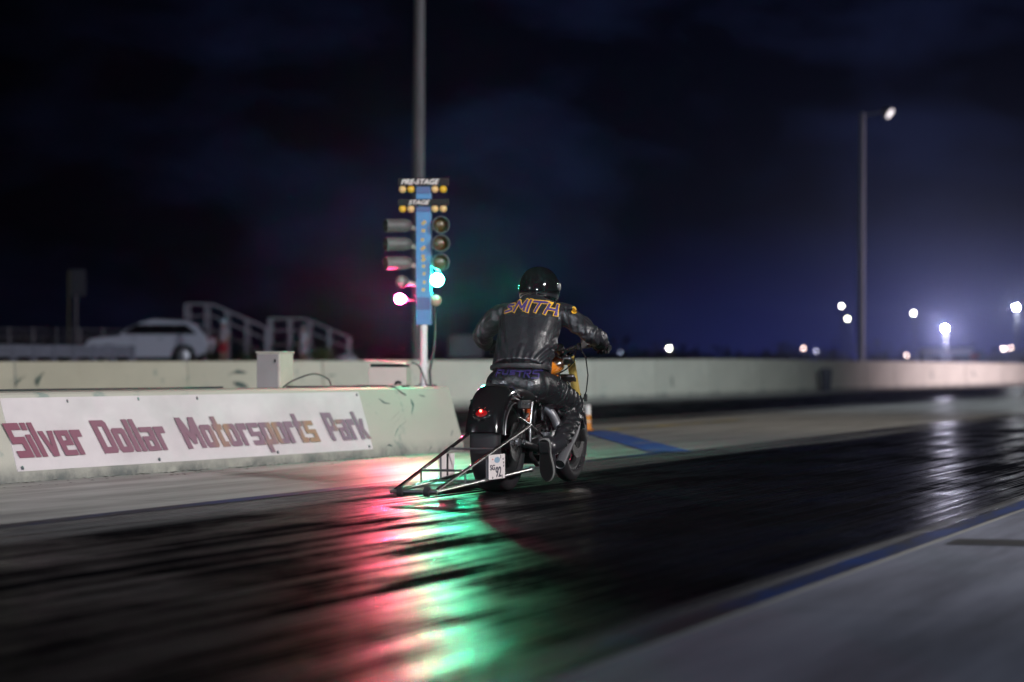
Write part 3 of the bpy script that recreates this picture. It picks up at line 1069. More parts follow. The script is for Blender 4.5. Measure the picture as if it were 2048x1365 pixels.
gh.build('roof', M['car_white'], suv, 30, .05, 3)
for s in (-1, 1):
    def sw(y0, y1, name):
        def sx(z):
            return s * (.90 - (z - 1.08) * .10 / .44 + .004)
        lo, hi = 1.13, 1.49
        ya, yb, yc, yd = y0, y1, y1 - (.0 if y1 < .5 else .52), y0 + (.42 if y0 < -1.5 else 0)
        MB().prism([(sx(lo), ya, lo), (sx(lo), yb, lo), (sx(hi), yc, hi), (sx(hi), yd, hi)], (s * .006, 0, 0)).build('window', M['glass'], suv, 0)
    sw(-1.9, -1.06, 'q')
    sw(-1.02, -.16, 'r')
    sw(-.12, .88, 'f')
    for yy in (-1.04, -.14):
        MB().box((s * .862, yy, 1.30), (.02, .05, .36), Matrix.Rotation(R(-12.8 * s), 3, 'Y')).build('window_pillar', M['black'], suv, 0)
    for yy in (-.55, .45):
        MB().box((s * (W + .012), yy, .98), (.02, .18, .03)).build('door_handle', M['chrome'], suv, 0)
    MB().box((s * 1.0, .85, 1.12), (.16, .09, .13)).build('mirror', M['car_white'], suv, 0, .02)
    MB().box((s * .70, 2.17, .82), (.36, .14, .13)).build('headlight', mat('headlamp_glass', (.6, .6, .65), .08, .9, coat=1), suv, 0, .02)
    MB().ball((s * .62, 2.25, .84), (.05, .03, .05), 10, 8).build('headlamp_glint', M['front_glint'], suv)  # small glowing ball as a painted-in headlamp glint
    MB().box((s * .80, -2.27, .95), (.16, .08, .22)).build('tail_light', mat('tail_lens', (.25, .01, .01), .15), suv, 0, .02)
    for yy in (1.38, -1.38):
        w_ = MB().lathe((s * .78, yy, .36), (s, 0, 0), [(-.1, .20), (.06, .20), (.09, .23), (.10, .10), (.11, .02)], 20).build('wheel', M['alloy'], suv)
        MB().lathe((s * .78, yy, .36), (s, 0, 0), [(-.11, .24), (-.11, .33), (-.08, .36), (.08, .36), (.11, .33), (.11, .24)], 28, closed=True).build('tyre', M['tyre'], w_)
MB().prism([(-.78, 1.085, 1.12), (.78, 1.085, 1.12), (.72, .42, 1.50), (-.72, .42, 1.50)], (0, .012, .012)).build('windscreen', M['glass'], suv, 0)
MB().prism([(-.74, -2.155, 1.14), (.74, -2.155, 1.14), (.68, -1.90, 1.44), (-.68, -1.90, 1.44)], (0, -.016, .004)).build('rear_window', M['glass'], suv, 0)
MB().box((0, -.85, 1.715), (1.2, 1.1, .03)).build('roof_rack', M['black'], suv, 0)

# guard rail and mesh fence at far left
p0, p1 = ground_at(-60, 84), ground_at(262, 88)
M['rail_grey'] = mat('dull_white_rail', (.20, .20, .25), .6, noise_scale=2, noise_amt=.3)
gr = thing('guard_rail', p0, 0, 'low white guard rail on posts in front of the white car, far left', 'guard rail')
dv = Vector((p1.x - p0.x, p1.y - p0.y, 0))
for k in range(8):
    a, b = dv * (k / 8), dv * ((k + 1) / 8)
    nn = Vector((dv.y, -dv.x, 0)).normalized()
    if nn.y > 0:
        nn = -nn
    a += dv.normalized() * .012
    zz = p0.z
    rl = []
    for q_ in (a, b):
        rl.append([q_ + nn * o_ + Vector((0, 0, z_)) for o_, z_ in ((0, .36), (.05, .42), (.05, .50), (0, .55), (.05, .60), (.05, .68), (0, .74), (-.03, .74), (-.03, .36))])
    MB().rings(rl).build('rail', M['rail_grey'], gr, 0)
for k in range(9):
    a = dv * (k / 8)
    MB().box(a + Vector((0, .08, .37)), (.16, .14, .78)).build('post', M['rail_grey'], gr, 0)
p0, p1 = ground_at(-80, 104), ground_at(250, 110)
fn = thing('mesh_fence', p0, 0, 'thin dark wire fence behind the guard rail, far left', 'fence')
dv = Vector((p1.x - p0.x, p1.y - p0.y, 0))
M['fence_steel'] = mat('fence_steel', (0.16, 0.16, 0.18), .6, .4)
for k in range(8):
    MB().tube([dv * (k / 7), dv * (k / 7) + Vector((0, 0, 1.5))], .035, 8).build('post', M['fence_steel'], fn)
for z in (.15, .5, .8, 1.1, 1.45):
    MB().tube([Vector((0, 0, z)), dv + Vector((0, 0, z))], .014, 5).build('wire', M['fence_steel'], fn)
wv = MB()
for k in range(90):
    a = dv * (k / 90)
    wv.box(a + Vector((0, .01, .8)), (.008, .008, 1.3), Matrix.Rotation(R(20 if k % 2 else -20), 3, Vector((dv.y, -dv.x, 0)).normalized()))
tag(wv.build('mesh', M['fence_steel'], fn, 0), kind='stuff')

# dark board on two posts
g = ground_at(152, 112)
sgn = thing('notice_board', g, R(16), 'tall dark notice board on two thin posts, far left', 'sign')
M['dim_post'] = mat('dull_post', (0.11, 0.10, 0.05), .7)
M['dim_grey'] = mat('dull_grey_post', (0.13, 0.13, 0.14), .7)
MB().tube([(-.30, 0, -.1), (-.30, 0, 3.9)], .045, 8).build('post', M['dim_post'], sgn)
MB().tube([(0.0, 0, -.1), (0.0, 0, 3.9)], .045, 8).build('post', M['dim_grey'], sgn)
MB().box((.10, -.06, 3.4), (.62, .05, 1.1)).build('board', mat('dark_board', (0.03, 0.03, 0.045), .6), sgn, 0, .01)

# two small stands with white handrails
M['rail_white'] = mat('rail_white', (0.27, 0.26, 0.31), .5)
M['deck'] = mat('deck_wood', (0.16, 0.15, 0.16), .8, noise_scale=4, noise_amt=.4)


def stand(u0, Z, length, ztop, zlow, flat, label):
    g_ = ground_at(u0, Z)
    t_ = thing('spectator_stand', g_, R(18.45), label, 'bleacher', 'small stands with white handrails behind the far wall')
    zt_, zl_ = ztop - g_.z, zlow - g_.z
    def zr(x):
        return zt_ if x < flat else zt_ + (zl_ - zt_) * (x - flat) / (length - flat)
    n_ = 5
    for yy in (0, 1.3):
        MB().tube([(0, yy, zt_), (flat, yy, zr(flat)), (length, yy, zl_)], .035 if yy else .045, 8).build('handrail', M['rail_white'], t_)
        MB().tube([(0, yy, zt_ - .45), (flat, yy, zr(flat) - .45), (length, yy, zl_ - .45)], .022, 8).build('mid_rail', M['rail_white'], t_)
        for k in range(n_):
            x = length * k / (n_ - 1)
            MB().box((x, yy, (zr(x) - .02) / 2), (.10 if k in (0, n_ - 1) else .07, .07, zr(x) - .02)).build('post', M['rail_white'], t_, 0)
    MB().box((flat / 2, .65, zt_ - 1.0), (flat + .1, 1.22, .06)).build('deck', M['deck'], t_, 0)
    for k in range(6):
        x = flat + (length - flat) * (k + .5) / 6
        MB().box((x, .65, max(zr(x) - 1.0, .08)), ((length - flat) / 6 + .04, 1.22, .05)).build('step', M['deck'], t_, 0)
    return t_


stand(371, 104, 3.1, 3.28, 2.35, 1.0, 'taller white railed spectator stand directly behind the white car')
stand(538, 104, 3.05, 2.72, 2.02, 1.35, 'lower white railed spectator stand between the cabinet and the start lights')


def far_person(u, Z, height, label, shirt, shorts, cap, arm_out=False):
    g_ = ground_at(u, Z)
    k = height / 1.75
    skin = mat('skin', (0.36, 0.22, 0.16), .6)
    b = MB()
    b.ball((0, 0, 1.62 * k), (.085 * k, .10 * k, .125 * k))
    limb(b, [(0, 0, 1.52 * k), (0, 0, 1.42 * k)], [.055 * k, .06 * k], 10, 2)
    limb(b, [(0, 0, 1.36 * k), (0, 0, 1.15 * k), (0, 0, .95 * k)], [.13 * k, .12 * k, .13 * k], 12, 3)
    for s in (-1, 1):
        limb(b, [(s * .16 * k, 0, 1.38 * k), (s * (.24 + .06 * arm_out) * k, .03, 1.12 * k), (s * .22 * k, -.10, .90 * k), (s * .21 * k, -.13, .80 * k)], [.055 * k, .045 * k, .036 * k, .04 * k], 10, 3)
        limb(b, [(s * .09 * k, 0, .92 * k), (s * .11 * k, -.02, .50 * k), (s * .12 * k, .02, .08 * k)], [.085 * k, .062 * k, .042 * k], 10, 4)
        limb(b, [(s * .12 * k, .03, .045), (s * .13 * k, -.16, .035)], [.045, .036], 8, 2)
    p = put('person', voxel(b, .02, 2), skin)
    p.location = g_
    p.rotation_euler = (0, 0, R(-20))
    tag(p, label, 'person')
    s_ = MB()
    limb(s_, [(0, 0, 1.38 * k), (0, 0, 1.15 * k), (0, 0, .93 * k)], [.145 * k, .14 * k, .155 * k], 14, 3)
    for s in (-1, 1):
        limb(s_, [(s * .15 * k, 0, 1.38 * k), (s * .225 * k, .02, 1.18 * k)], [.07 * k, .062 * k], 10, 3)
    put('shirt', voxel(s_, .02, 2), mat('shirt', shirt, .85), p)
    h_ = MB()
    limb(h_, [(0, 0, .98 * k), (0, 0, .88 * k)], [.15 * k, .155 * k], 14, 2)
    for s in (-1, 1):
        limb(h_, [(s * .09 * k, 0, .88 * k), (s * .12 * k, -.02, .56 * k)], [.10 * k, .085 * k], 12, 3)
    put('shorts', voxel(h_, .02, 2), mat('shorts', shorts, .85), p)
    c_ = MB()
    c_.lathe((0, 0, 1.64 * k), (0, 0, 1), [(0, .115 * k), (.05, .112 * k), (.10, .08 * k), (.125, .02)], 16)
    c_.box((0, -.14 * k, 1.66 * k), (.15 * k, .14 * k, .015))
    c_.build('cap', mat('cap', cap, .8), p)
    return p


far_person(447, 97, 1.62, 'person in pale shirt, red shorts and pale blue cap standing behind the white car', (.34, .30, .34), (.42, .02, .04), (.45, .62, .75))
far_person(607, 101, 1.45, 'person in white shirt and pale trousers standing by the lower railed stand', (.50, .50, .56), (.45, .45, .52), (.3, .3, .34))


def shrub(u, Z, w, h, label, c1, n=420):
    g_ = ground_at(u, Z)
    t_ = thing('shrub', g_, random.uniform(0, 6), label, 'shrub')
    st = MB()
    tips = []
    for k in range(9):
        a = random.uniform(0, 6.28)
        tip = Vector((math.cos(a) * w * random.uniform(.2, .45), math.sin(a) * w * random.uniform(.2, .45), h * random.uniform(.5, .9)))
        st.tube([(0, 0, 0), tip * .5 + Vector((0, 0, .06)), tip], [.02, .013, .005], 5)
        tips.append(tip)
    st.build('stems', mat('twig', (.08, .06, .04), .9), t_)
    lf = MB()
    for k in range(n):
        tp = random.choice(tips) * random.uniform(.35, 1.05) + Vector([random.gauss(0, w * .12) for _ in range(3)])
        tp.z = max(tp.z, .03)
        e = Vector([random.uniform(-1, 1) for _ in range(3)]).normalized()
        f = e.orthogonal().normalized()
        s = random.uniform(.035, .07)
        lf.add([tp - e * s, tp + f * s * .45, tp + e * s, tp - f * s * .45], [(0, 1, 2, 3)])
    tag(lf.build('leaves', mat('leaf', c1, .7, noise_scale=2, noise_amt=.5), t_, 0), kind='stuff')


shrub(640, 92, .95, .62, 'rounded green shrub behind the wall between stand and start lights', (.075, .11, .018))
shrub(492, 92, .95, .42, 'low dark green shrub behind the cream cabinet', (.05, .06, .02))
shrub(424, 94, .5, .5, 'small dark green shrub at the rear of the white car', (.045, .055, .02), 240)

# pale rounded water tank at the foot of the lower stand
g = ground_at(693, 96)
tk = thing('water_tank', g, 0, 'pale low rounded tank at the foot of the lower railed stand', 'tank')
MB().lathe((0, 0, 0), (0, 0, 1), [(0, .36), (.05, .40), (.16, .42), (.26, .38), (.35, .25), (.39, .08)], 20).build('body', mat('tank_poly', (.40, .40, .45), .6), tk)
MB().lathe((0, 0, .385), (0, 0, 1), [(0, .07), (.035, .07), (.04, .02)], 14).build('cap', M['black'], tk)

# dim trailer behind the tree, low building and red sign at right, far dark treeline
g = ground_at(930, 150)
tr = thing('box_trailer', g, R(20), 'dark blue grey box trailer parked beyond the wall behind the start lights', 'trailer')
MB().box((0, 0, 1.05), (1.9, 3.6, 1.3)).build('body', mat('trailer_paint', (.06, .065, .09), .5), tr, 0, .03)
for s in (-1, 1):
    for yy in (-.45, .45):
        MB().lathe((s * .80, yy, .30), (s, 0, 0), [(0, .20), (0, .30), (.13, .30), (.15, .24), (.15, .05)], 18).build('wheel', M['tyre'], tr)
MB().tube([(0, 1.8, .45), (0, 2.7, .40)], .05, 8).build('drawbar', M['black'], tr)
MB().box((0, -1.815, 1.05), (1.6, .03, 1.1)).build('rear_door', mat('trailer_door', (.085, .09, .12), .5), tr, 0, .01)
g = ground_at(1892, 335)
bl = thing('low_building', g, R(18), 'low dark building with a pale pitched roof beneath the brightest lamp', 'building')
MB().box((0, 0, .75), (6.0, 4, 1.5)).build('wall', mat('shed_wall', (.10, .10, .11), .8), bl, 0)
MB().prism([(-3.2, -2.3, 1.5), (-3.2, 2.3, 1.5), (-3.2, 0, 2.35)], (6.4, 0, 0)).build('roof', mat('shed_roof', (.30, .30, .33), .6), bl, 0)
MB().box((-1.2, -2.02, .6), (.9, .05, 1.2)).build('door', M['black'], bl, 0)
MB().box((1.2, -2.02, .9), (1.1, .05, .6)).build('window', M['glass'], bl, 0)
g = ground_at(1948, 180)
rs = thing('red_sign', g, R(14), 'small red sign board above the wall right of the brightest lamp', 'sign')
MB().box((0, 0, .62), (.55, .04, .34)).build('board', mat('sign_red', (.45, .10, .09), .6), rs, 0, .01)
MB().box((0, .045, .30), (.07, .05, .68)).build('post', M['dim_grey'], rs, 0)

tl = MB()
tcv = MB()
for k in range(150):
    u = random.uniform(-200, 2300)
    Z = random.uniform(430, 560)
    g_ = ground_at(u, Z)
    if g_.x < -500 or g_.y > 640:
        continue
    h = random.uniform(1.6, 3.6) * (1.6 if u < 700 else 1)
    for q_ in range(40):
        c = g_ + Vector((random.gauss(0, 2.2), random.gauss(0, 1.5), abs(random.gauss(.5, .35)) * h))
        e = Vector([random.uniform(-1, 1) for _ in range(3)]).normalized()
        f = e.orthogonal().normalized()
        s = random.uniform(.4, .9)
        tl.add([c - e * s, c + f * s * .7, c + e * s, c - f * s * .7], [(0, 1, 2, 3)])
tag(tl.build('treeline', mat('far_foliage', (.045, .05, .03), .9), None, 0), kind='stuff', label='dark low treeline far beyond the track')

# ------------------------------------------------------------------ things on the far lane side
g = at(1638, 738, 95.5)
tc_ = thing('trash_can', (-19.72, g.y + .2, 0), 0, 'dark tapered trash can standing against the far wall', 'trash can')
MB().lathe((0, 0, 0), (0, 0, 1), [(0, .16), (.02, .165), (.70, .215), (.70, .205), (.05, .15)], 24).build('bin', mat('dark_plastic', (.03, .035, .05), .5), tc_)
MB().lathe((0, 0, .70), (0, 0, 1), [(0, .235), (.05, .235), (.09, .19), (.11, .06)], 24).build('lid', mat('dark_lid', (.045, .05, .065), .5), tc_)
p = at(1176, 862, 34.4)
dl = thing('marker_post', (p.x, p.y, 0), 0, 'short orange and white marker post at the end of the blue diagonal line', 'marker post')
MB().lathe((0, 0, 0), (0, 0, 1), [(0, .075), (.02, .075), (.03, .042), (.20, .038), (.20, .001)], 18).build('tube', mat('orange_plastic', (.62, .22, .02), .5), dl)
MB().lathe((0, 0, .20), (0, 0, 1), [(0, .037), (.125, .035), (.135, .02)], 18).build('sleeve', M['white_paint'], dl)
MB().lathe((0, 0, .11), (0, 0, 1), [(0, .043), (.02, .043)], 18).build('band', mat('band_white', (.6, .5, .4), .5), dl)

# ------------------------------------------------------------------ motorcycle (local: y forward, x right, origin under the rear axle)
MZ, MX0 = 17.3, -0.0896
ph = at(996, 984.6, MZ)
BIKE = Vector((ph.x, ph.y, 0.006))
BROT = R(0.85)
bike = thing('motorcycle', BIKE, BROT, 'black drag racing motorcycle with orange tank and long wheelie bar under the rider', 'motorcycle')
M['gloss_black'] = mat('gloss_black_paint', (0.006, 0.006, 0.007), 0.12, coat=1.0, coat_rough=.03)
M['satin_black'] = mat('satin_black', (0.012, 0.012, 0.013), 0.35, noise_scale=8, noise_amt=.3)
M['orange'] = mat('orange_paint', (0.78, 0.24, 0.012), 0.2, coat=1.0)
M['gold'] = mat('gold_anodised', (0.72, 0.52, 0.14), 0.35, 0.55)
M['gold_caliper'] = mat('gold_caliper', (0.66, 0.52, 0.05), 0.4)
M['steel'] = mat('brushed_steel', (0.56, 0.55, 0.54), 0.22, 1.0)
M['dark_steel'] = mat('dark_steel', (0.20, 0.20, 0.21), 0.35, .9)
M['alu'] = mat('cast_aluminium', (0.34, 0.34, 0.35), 0.4, .8)
M['pipe'] = mat('grey_exhaust', (0.13, 0.13, 0.14), 0.42, .5)
M['slick'] = mat('slick_rubber', (0.015, 0.0145, 0.017), 0.62, spec=.25, noise_scale=10, noise_amt=.25)
M['plate'] = mat('plate_white', (0.72, 0.66, 0.66), .45)
M['ink'] = mat('plate_ink', (0.03, 0.03, 0.05), .5)
M['ink_blue'] = mat('plate_blue', (0.22, 0.34, 0.45), .5)
M['ink_red'] = mat('plate_red', (0.5, .08, .08), .5)
M['tail_red'] = lamp_mat('tail_lamp_lit', (1.0, .05, .035), 28)
WR = 0.318

# rear wheel
rw = MB().lathe((0, 0, WR), (1, 0, 0), [(-.085, .205), (-.085, .225), (-.06, .20), (.06, .20), (.085, .225), (.085, .205), (.05, .18), (-.05, .18)], 40, closed=True)
for k in range(5):
    a = k * 2 * math.pi / 5
    rw.tube([(0.02, math.cos(a) * .04, WR + math.sin(a) * .04), (.04, math.cos(a + .1) * .19, WR + math.sin(a + .1) * .19)], [.026, .016], 8)
rw.lathe((0, 0, WR), (1, 0, 0), [(-.10, .035), (-.09, .05), (.09, .05), (.10, .035)], 20)
rwo = rw.build('rear_wheel', M['satin_black'], bike)
MB().lathe((0, 0, WR), (1, 0, 0), [(-.080, .222), (-.097, .25), (-.099, .275), (-.090, .302), (-.066, .315), (0, .318), (.066, .315), (.090, .302), (.099, .275), (.097, .25), (.080, .222)], 64, closed=True).build('tyre', M['slick'], rwo, 60)
ro = MB().lathe((.118, 0, WR), (1, 0, 0), [(0, .06), (0, .128), (.006, .128), (.006, .06)], 48, closed=True)
for k in range(10):
    a = k * 2 * math.pi / 10
    ro.tube([(.121, math.cos(a) * .028, WR + math.sin(a) * .028), (.121, math.cos(a + .3) * .065, WR + math.sin(a + .3) * .065)], .008, 6)
ro.build('brake_rotor', M['steel'], rwo)
MB().lathe((.128, 0, WR), (1, 0, 0), [(0, .045), (.018, .045), (.03, .025), (.05, .022), (.052, .004)], 20).build('axle_nut', M['chrome'], rwo)
MB().lathe((-.128, 0, WR), (-1, 0, 0), [(-.02, .115), (.012, .115), (.014, .09), (.004, .07), (.03, .03), (.03, .002)], 40).build('drive_pulley', M['dark_steel'], rwo)
MB().box((.125, .10, WR + .085), (.045, .075, .06), Matrix.Rotation(R(40), 3, 'X')).build('brake_caliper', M['satin_black'], rwo, 0, .008)

# rear fender with rolled edge
fr = MB()
sec = [(-.116, -.075), (-.115, -.02), (-.106, .012), (-.085, .030), (-.05, .039), (0, .042), (.05, .039), (.085, .030), (.106, .012), (.115, -.02), (.116, -.075)]
sec_in = [(x * .965, h - .006) for x, h in reversed(sec)]
rings = []
NA = 36
for i in range(NA + 1):
    t = i / NA
    ang = R(38 + (169 - 38) * t)
    rad = .322 + .008 * math.sin(math.pi * t)
    flare = 1.0 + 0.06 * max(0, (t - .75) / .25) ** 2
    rows = []
    for x, h in sec + sec_in:
        r_ = rad + h
        rows.append(Vector((x * flare, math.cos(ang) * r_, WR + math.sin(ang) * r_)))
    rings.append(rows)
fd = fr.rings(rings).build('rear_fender', M['gloss_black'], bike, 50)
for s in (-1, 1):
    MB().tube([(s * .119 * (1 + .06 * max(0, (i / 30 - .75) / .25) ** 2), math.cos(R(38 + 131 * i / 30)) * (.322 - .076), WR + math.sin(R(38 + 131 * i / 30)) * (.322 - .076)) for i in range(31)], .0055, 6).build('fender_trim', M['dark_steel'], fd)
    MB().tube([(s * .121, math.cos(R(60 + 75 * i / 12)) * .30, WR + math.sin(R(60 + 75 * i / 12)) * .30) for i in range(13)], .012, 8, squash=.5).build('fender_rail', M['gloss_black'], fd)
    for a in (70, 95, 120):
        MB().lathe((s * .126, math.cos(R(a)) * .30, WR + math.sin(R(a)) * .30), (s, 0, 0), [(0, .011), (.008, .011), (.012, .004)], 10).build('bolt', M['chrome'], fd)
# tail light
tlz = 0.495
ta = math.asin((tlz - WR) / .36)
tc0 = Vector((0.0, -.362 * math.cos(ta), tlz))
tn = Vector((0, -math.cos(ta), math.sin(ta)))
tl_b = MB()
tl_b.lathe(tc0 - tn * .012, tn, [(0, .064), (.02, .064), (.034, .055), (.040, .043)], 28)
for i, p in enumerate(tl_b.v):
    tl_b.v[i] = Vector((p.x, p.y, tlz + (p.z - tlz) * .74))
tlo = tl_b.build('tail_light', M['gloss_black'], bike)
l_ = MB().lathe(tc0 + tn * .028, tn, [(-.004, .040), (.006, .036), (.014, .022), (.017, .003)], 24)
for i, p in enumerate(l_.v):
    l_.v[i] = Vector((p.x, p.y, tlz + (p.z - tlz) * .7))
l_.build('lens', mat('tail_lens_red', (.16, .004, .006), .08, coat=1.0, emit=(1, .02, .02), estr=.10), tlo)
MB().ball(tc0 + tn * .046 + Vector((0, 0, .002)), .0085, 12, 8).build('bulb', M['tail_red'], tlo)
for k in range(8):
    a = k * math.pi / 4 + .3
    q_ = tc0 + tn * .026 + Vector((math.cos(a) * .054, 0, 0)) + Vector((0, 0, 1)) * math.sin(a) * .036
    MB().ball(q_, .0045, 8, 6).build('screw', M['chrome'], tlo)

# seat, oil tank, electrics
MB().rings([[Vector((w * math.cos(k * math.pi / 8) if k <= 8 else w * math.cos(k * math.pi / 8), y_, z_ + h_ * math.sin(k * math.pi / 8))) for k in range(16)]
            for y_, w, z_, h_ in ((.16, .06, .645, .02), (.20, .12, .640, .04), (.32, .15, .605, .045), (.48, .145, .585, .045), (.62, .11, .60, .045), (.76, .08, .63, .04), (.80, .05, .63, .02))]).build('seat', mat('seat_leather', (.012, .012, .013), .45), bike, 60)
MB().lathe((-.10, .40, .47), (1, 0, 0), [(0, .06), (.01, .085), (.02, .09), (.20, .09), (.21, .085), (.22, .06)], 24).build('oil_tank', M['gloss_black'], bike)
ebx = MB().box((.145, .10, .555), (.03, .20, .055)).build('electronics_box', M['satin_black'], bike, 0, .006)
for yy in (.03, .055, .07, .12, .145, .16):
    MB().box((.162, yy, .56), (.006, .016, .012)).build('connector', M['chrome'], ebx, 0, .002)
MB().box((.10, .42, .605), (.12, .14, .03)).build('battery_cover', M['satin_black'], bike, 0, .008)
for i, (x, y_, z_) in enumerate(((.15, .34, .60), (.16, .40, .585), (.165, .30, .575), (.15, .47, .60), (.17, .36, .55))):
    MB().ball((x, y_, z_), .009, 8, 6).build('bolt', M['chrome'], bike)

# frame and swing arm
fm = MB()
for s in (-1, 1):
    fm.tube([(s * .05, 1.18, .74), (s * .10, 1.02, .62), (s * .12, .95, .30), (s * .12, .85, .17), (s * .12, .45, .16), (s * .12, .32, .22), (s * .11, .28, .45), (s * .09, .34, .58), (s * .06, .70, .66), (s * .04, 1.14, .80)], .017, 10)
fm.build('frame', M['satin_black'], bike)
sw_ = MB()
for s in (-1, 1):
    sw_.tube([(s * .13, .42, .26), (s * .15, .2, .29), (s * .15, -.04, WR)], .024, 10)
    sw_.tube([(s * .15, -.02, WR + .02), (s * .14, .12, .47), (s * .12, .30, .50)], .014, 8)
sw_.tube([(-.14, .40, .26), (.14, .40, .26)], .03, 10)
sw_.build('swingarm', M['satin_black'], bike)
nk = MB()
nk.tube([(0, 1.16, .70), (0, 1.245, .85)], .042, 16)
nk.build('steering_head', M['orange'], bike)
MB().prism([(.085, 1.0, .72), (.06, 1.17, .755), (.045, 1.20, .66), (.075, 1.12, .625)], (-.02, 0, 0)).build('frame_gusset', M['orange'], bike, 0, .004)
for i in range(2):
    pass
sp = MB()
for k in range(60):
    pass
sp.tube([(.13 + .018 * math.cos(k * .8), .22 + .02 * math.sin(k * .8) + k * .0006, .44 + k * .0017) for k in range(60)], .0045, 6)
sp.build('shock_spring', mat('spring_orange', (.65, .10, .01), .35, coat=.6), bike)

# tank
tkr = []
for y_, w, zc, h in ((.62, .02, .745, .02), (.66, .075, .75, .05), (.76, .115, .77, .065), (.90, .135, .785, .075), (1.02, .135, .795, .075), (1.10, .12, .80, .068), (1.15, .085, .80, .05), (1.175, .03, .80, .02)):
    tkr.append([Vector((w * (abs(math.cos(k * math.pi / 12)) ** .75) * (1 if math.cos(k * math.pi / 12) >= 0 else -1), y_,
                        zc + h * (abs(math.sin(k * math.pi / 12)) ** .8) * (1 if math.sin(k * math.pi / 12) >= 0 else -1))) for k in range(24)])
tkr = [[p + Vector((0, 0, .016)) for p in r_] for r_ in tkr]
tko = MB().rings(tkr).build('fuel_tank', M['orange'], bike, 70)
MB().lathe((.0, .95, .872), (0, 0, 1), [(0, .035), (.015, .035), (.02, .01)], 20).build('filler_cap', M['chrome'], tko)
# engine: crankcase, two finned cylinders, heads, push rods
en = MB()
en.lathe((-.12, .74, .28), (1, 0, 0), [(0, .10), (.02, .13), (.22, .13), (.24, .10)], 28)
en.box((0, .50, .30), (.22, .24, .17))
eno = en.build('engine', M['satin_black'], bike, 40, .012)
for s_, ay in ((1, .26), (-1, -.36)):
    ax = Vector((0, math.sin(ay * s_ * (1 if s_ > 0 else 1)), math.cos(ay)))
    ax = Vector((0, math.sin(ay), math.cos(ay)))
    c0 = Vector((0, .74, .28)) + ax * .12
    prof = []
    for k in range(9):
        h = k * .018
        prof += [(h, .062), (h, .085), (h + .007, .085), (h + .007, .062)]
    MB().lathe(c0, ax, prof, 28).build('cylinder', M['dark_steel'], eno, 30)
    hd = MB()
    cc = c0 + ax * .20
    rot = Matrix.Rotation(-ay, 3, 'X')
    hd.box(cc, (.17, .13, .075), rot)
    MB().box(cc + ax * .055, (.14, .11, .04), rot).build('rocker_cover', M['chrome'], eno, 0, .012, 3)
    hd.build('cylinder_head', M['satin_black'], eno, 0, .012)
    for k in (-1, 1):
        MB().tube([(.13, .74 + .04 * k, .36), Vector((.11, 0, 0)) + c0 + ax * .17 + Vector((0, .02 * k, 0))], .011, 8).build('pushrod_tube', M['chrome'], eno)
MB().lathe((.12, .74, .28), (1, 0, 0), [(0, .095), (.02, .095), (.03, .08), (.032, .03), (.04, .025), (.04, .002)], 28).build('cam_cover', M['alu'], eno)
MB().lathe((.12, .76, .50), (1, 0, .1), [(0, .03), (.06, .035), (.07, .065), (.10, .068), (.11, .05), (.11, .002)], 24).build('air_scoop', M['gloss_black'], eno)
MB().rings([[Vector((-.15 - t, .60 + .30 * math.cos(k * math.pi / 14), .29 + .115 * math.sin(k * math.pi / 14))) for k in range(28)] for t in (0, .05, .06)]).build('primary_cover', M['gloss_black'], eno, 40)
for k in range(5):
    MB().box((.13, .48 + .045 * k, .30), (.012, .012, .13)).build('case_rib', M['alu'] if k % 2 else M['dark_steel'], eno, 0, .003)
for y_, z_ in ((.42, .36), (.47, .24), (.56, .375), (.62, .23), (.66, .37), (.86, .27), (.83, .36)):
    MB().lathe((.118, y_, z_), (1, 0, 0), [(0, .010), (.012, .010), (.014, .003)], 8).build('bolt', M['chrome'], eno)
MB().rings([[Vector((.105 + .02 * (k in (1, 2)), .64 + dy, z_)) for k, dy in enumerate((-.05, -.045, .045, .05))] for z_ in (.44, .47, .56, .59)]).build('coil_cover', M['gloss_black'], eno, 30, .006)
# exhausts
for pts, r in (([(.05, .93, .50), (.16, .97, .50), (.235, .95, .44), (.268, .80, .352), (.272, .60, .243), (.275, .46, .158)], .034),
               ([(.05, .66, .56), (.15, .66, .50), (.20, .68, .40), (.235, .62, .33), (.262, .53, .287)], .030)):
    b = MB()
    P = [Vector(p) for p in pts]
    out = []
    for i in range(len(P) - 1):
        p0, p1, p2, p3 = P[max(i - 1, 0)], P[i], P[i + 1], P[min(i + 2, len(P) - 1)]
        for k in range(6):
            t = k / 6
            out.append(0.5 * ((2 * p1) + (p2 - p0) * t + (2 * p0 - 5 * p1 + 4 * p2 - p3) * t * t + (3 * p1 - p0 - 3 * p2 + p3) * t ** 3))
    out.append(P[-1])
    b.tube(out, r, 20, cap=False)
    end, prev = out[-1], out[-3]
    back = [end, end + (prev - end).normalized() * .004, end + (prev - end).normalized() * .10]
    b.tube(back, [r * .97, r * .90, r * .88], 20, cap=False)
    eo_ = b.build('exhaust_pipe', M['pipe'], bike, 50)
    MB().tube([end + (prev - end).normalized() * .010, end + (prev - end).normalized() * .014], r * .91, 20).build('bore_disc', mat('bore_shade', (.003, .003, .003), .95), eo_)  # black disc inside the end, the pipe's shaded hollow put into colour

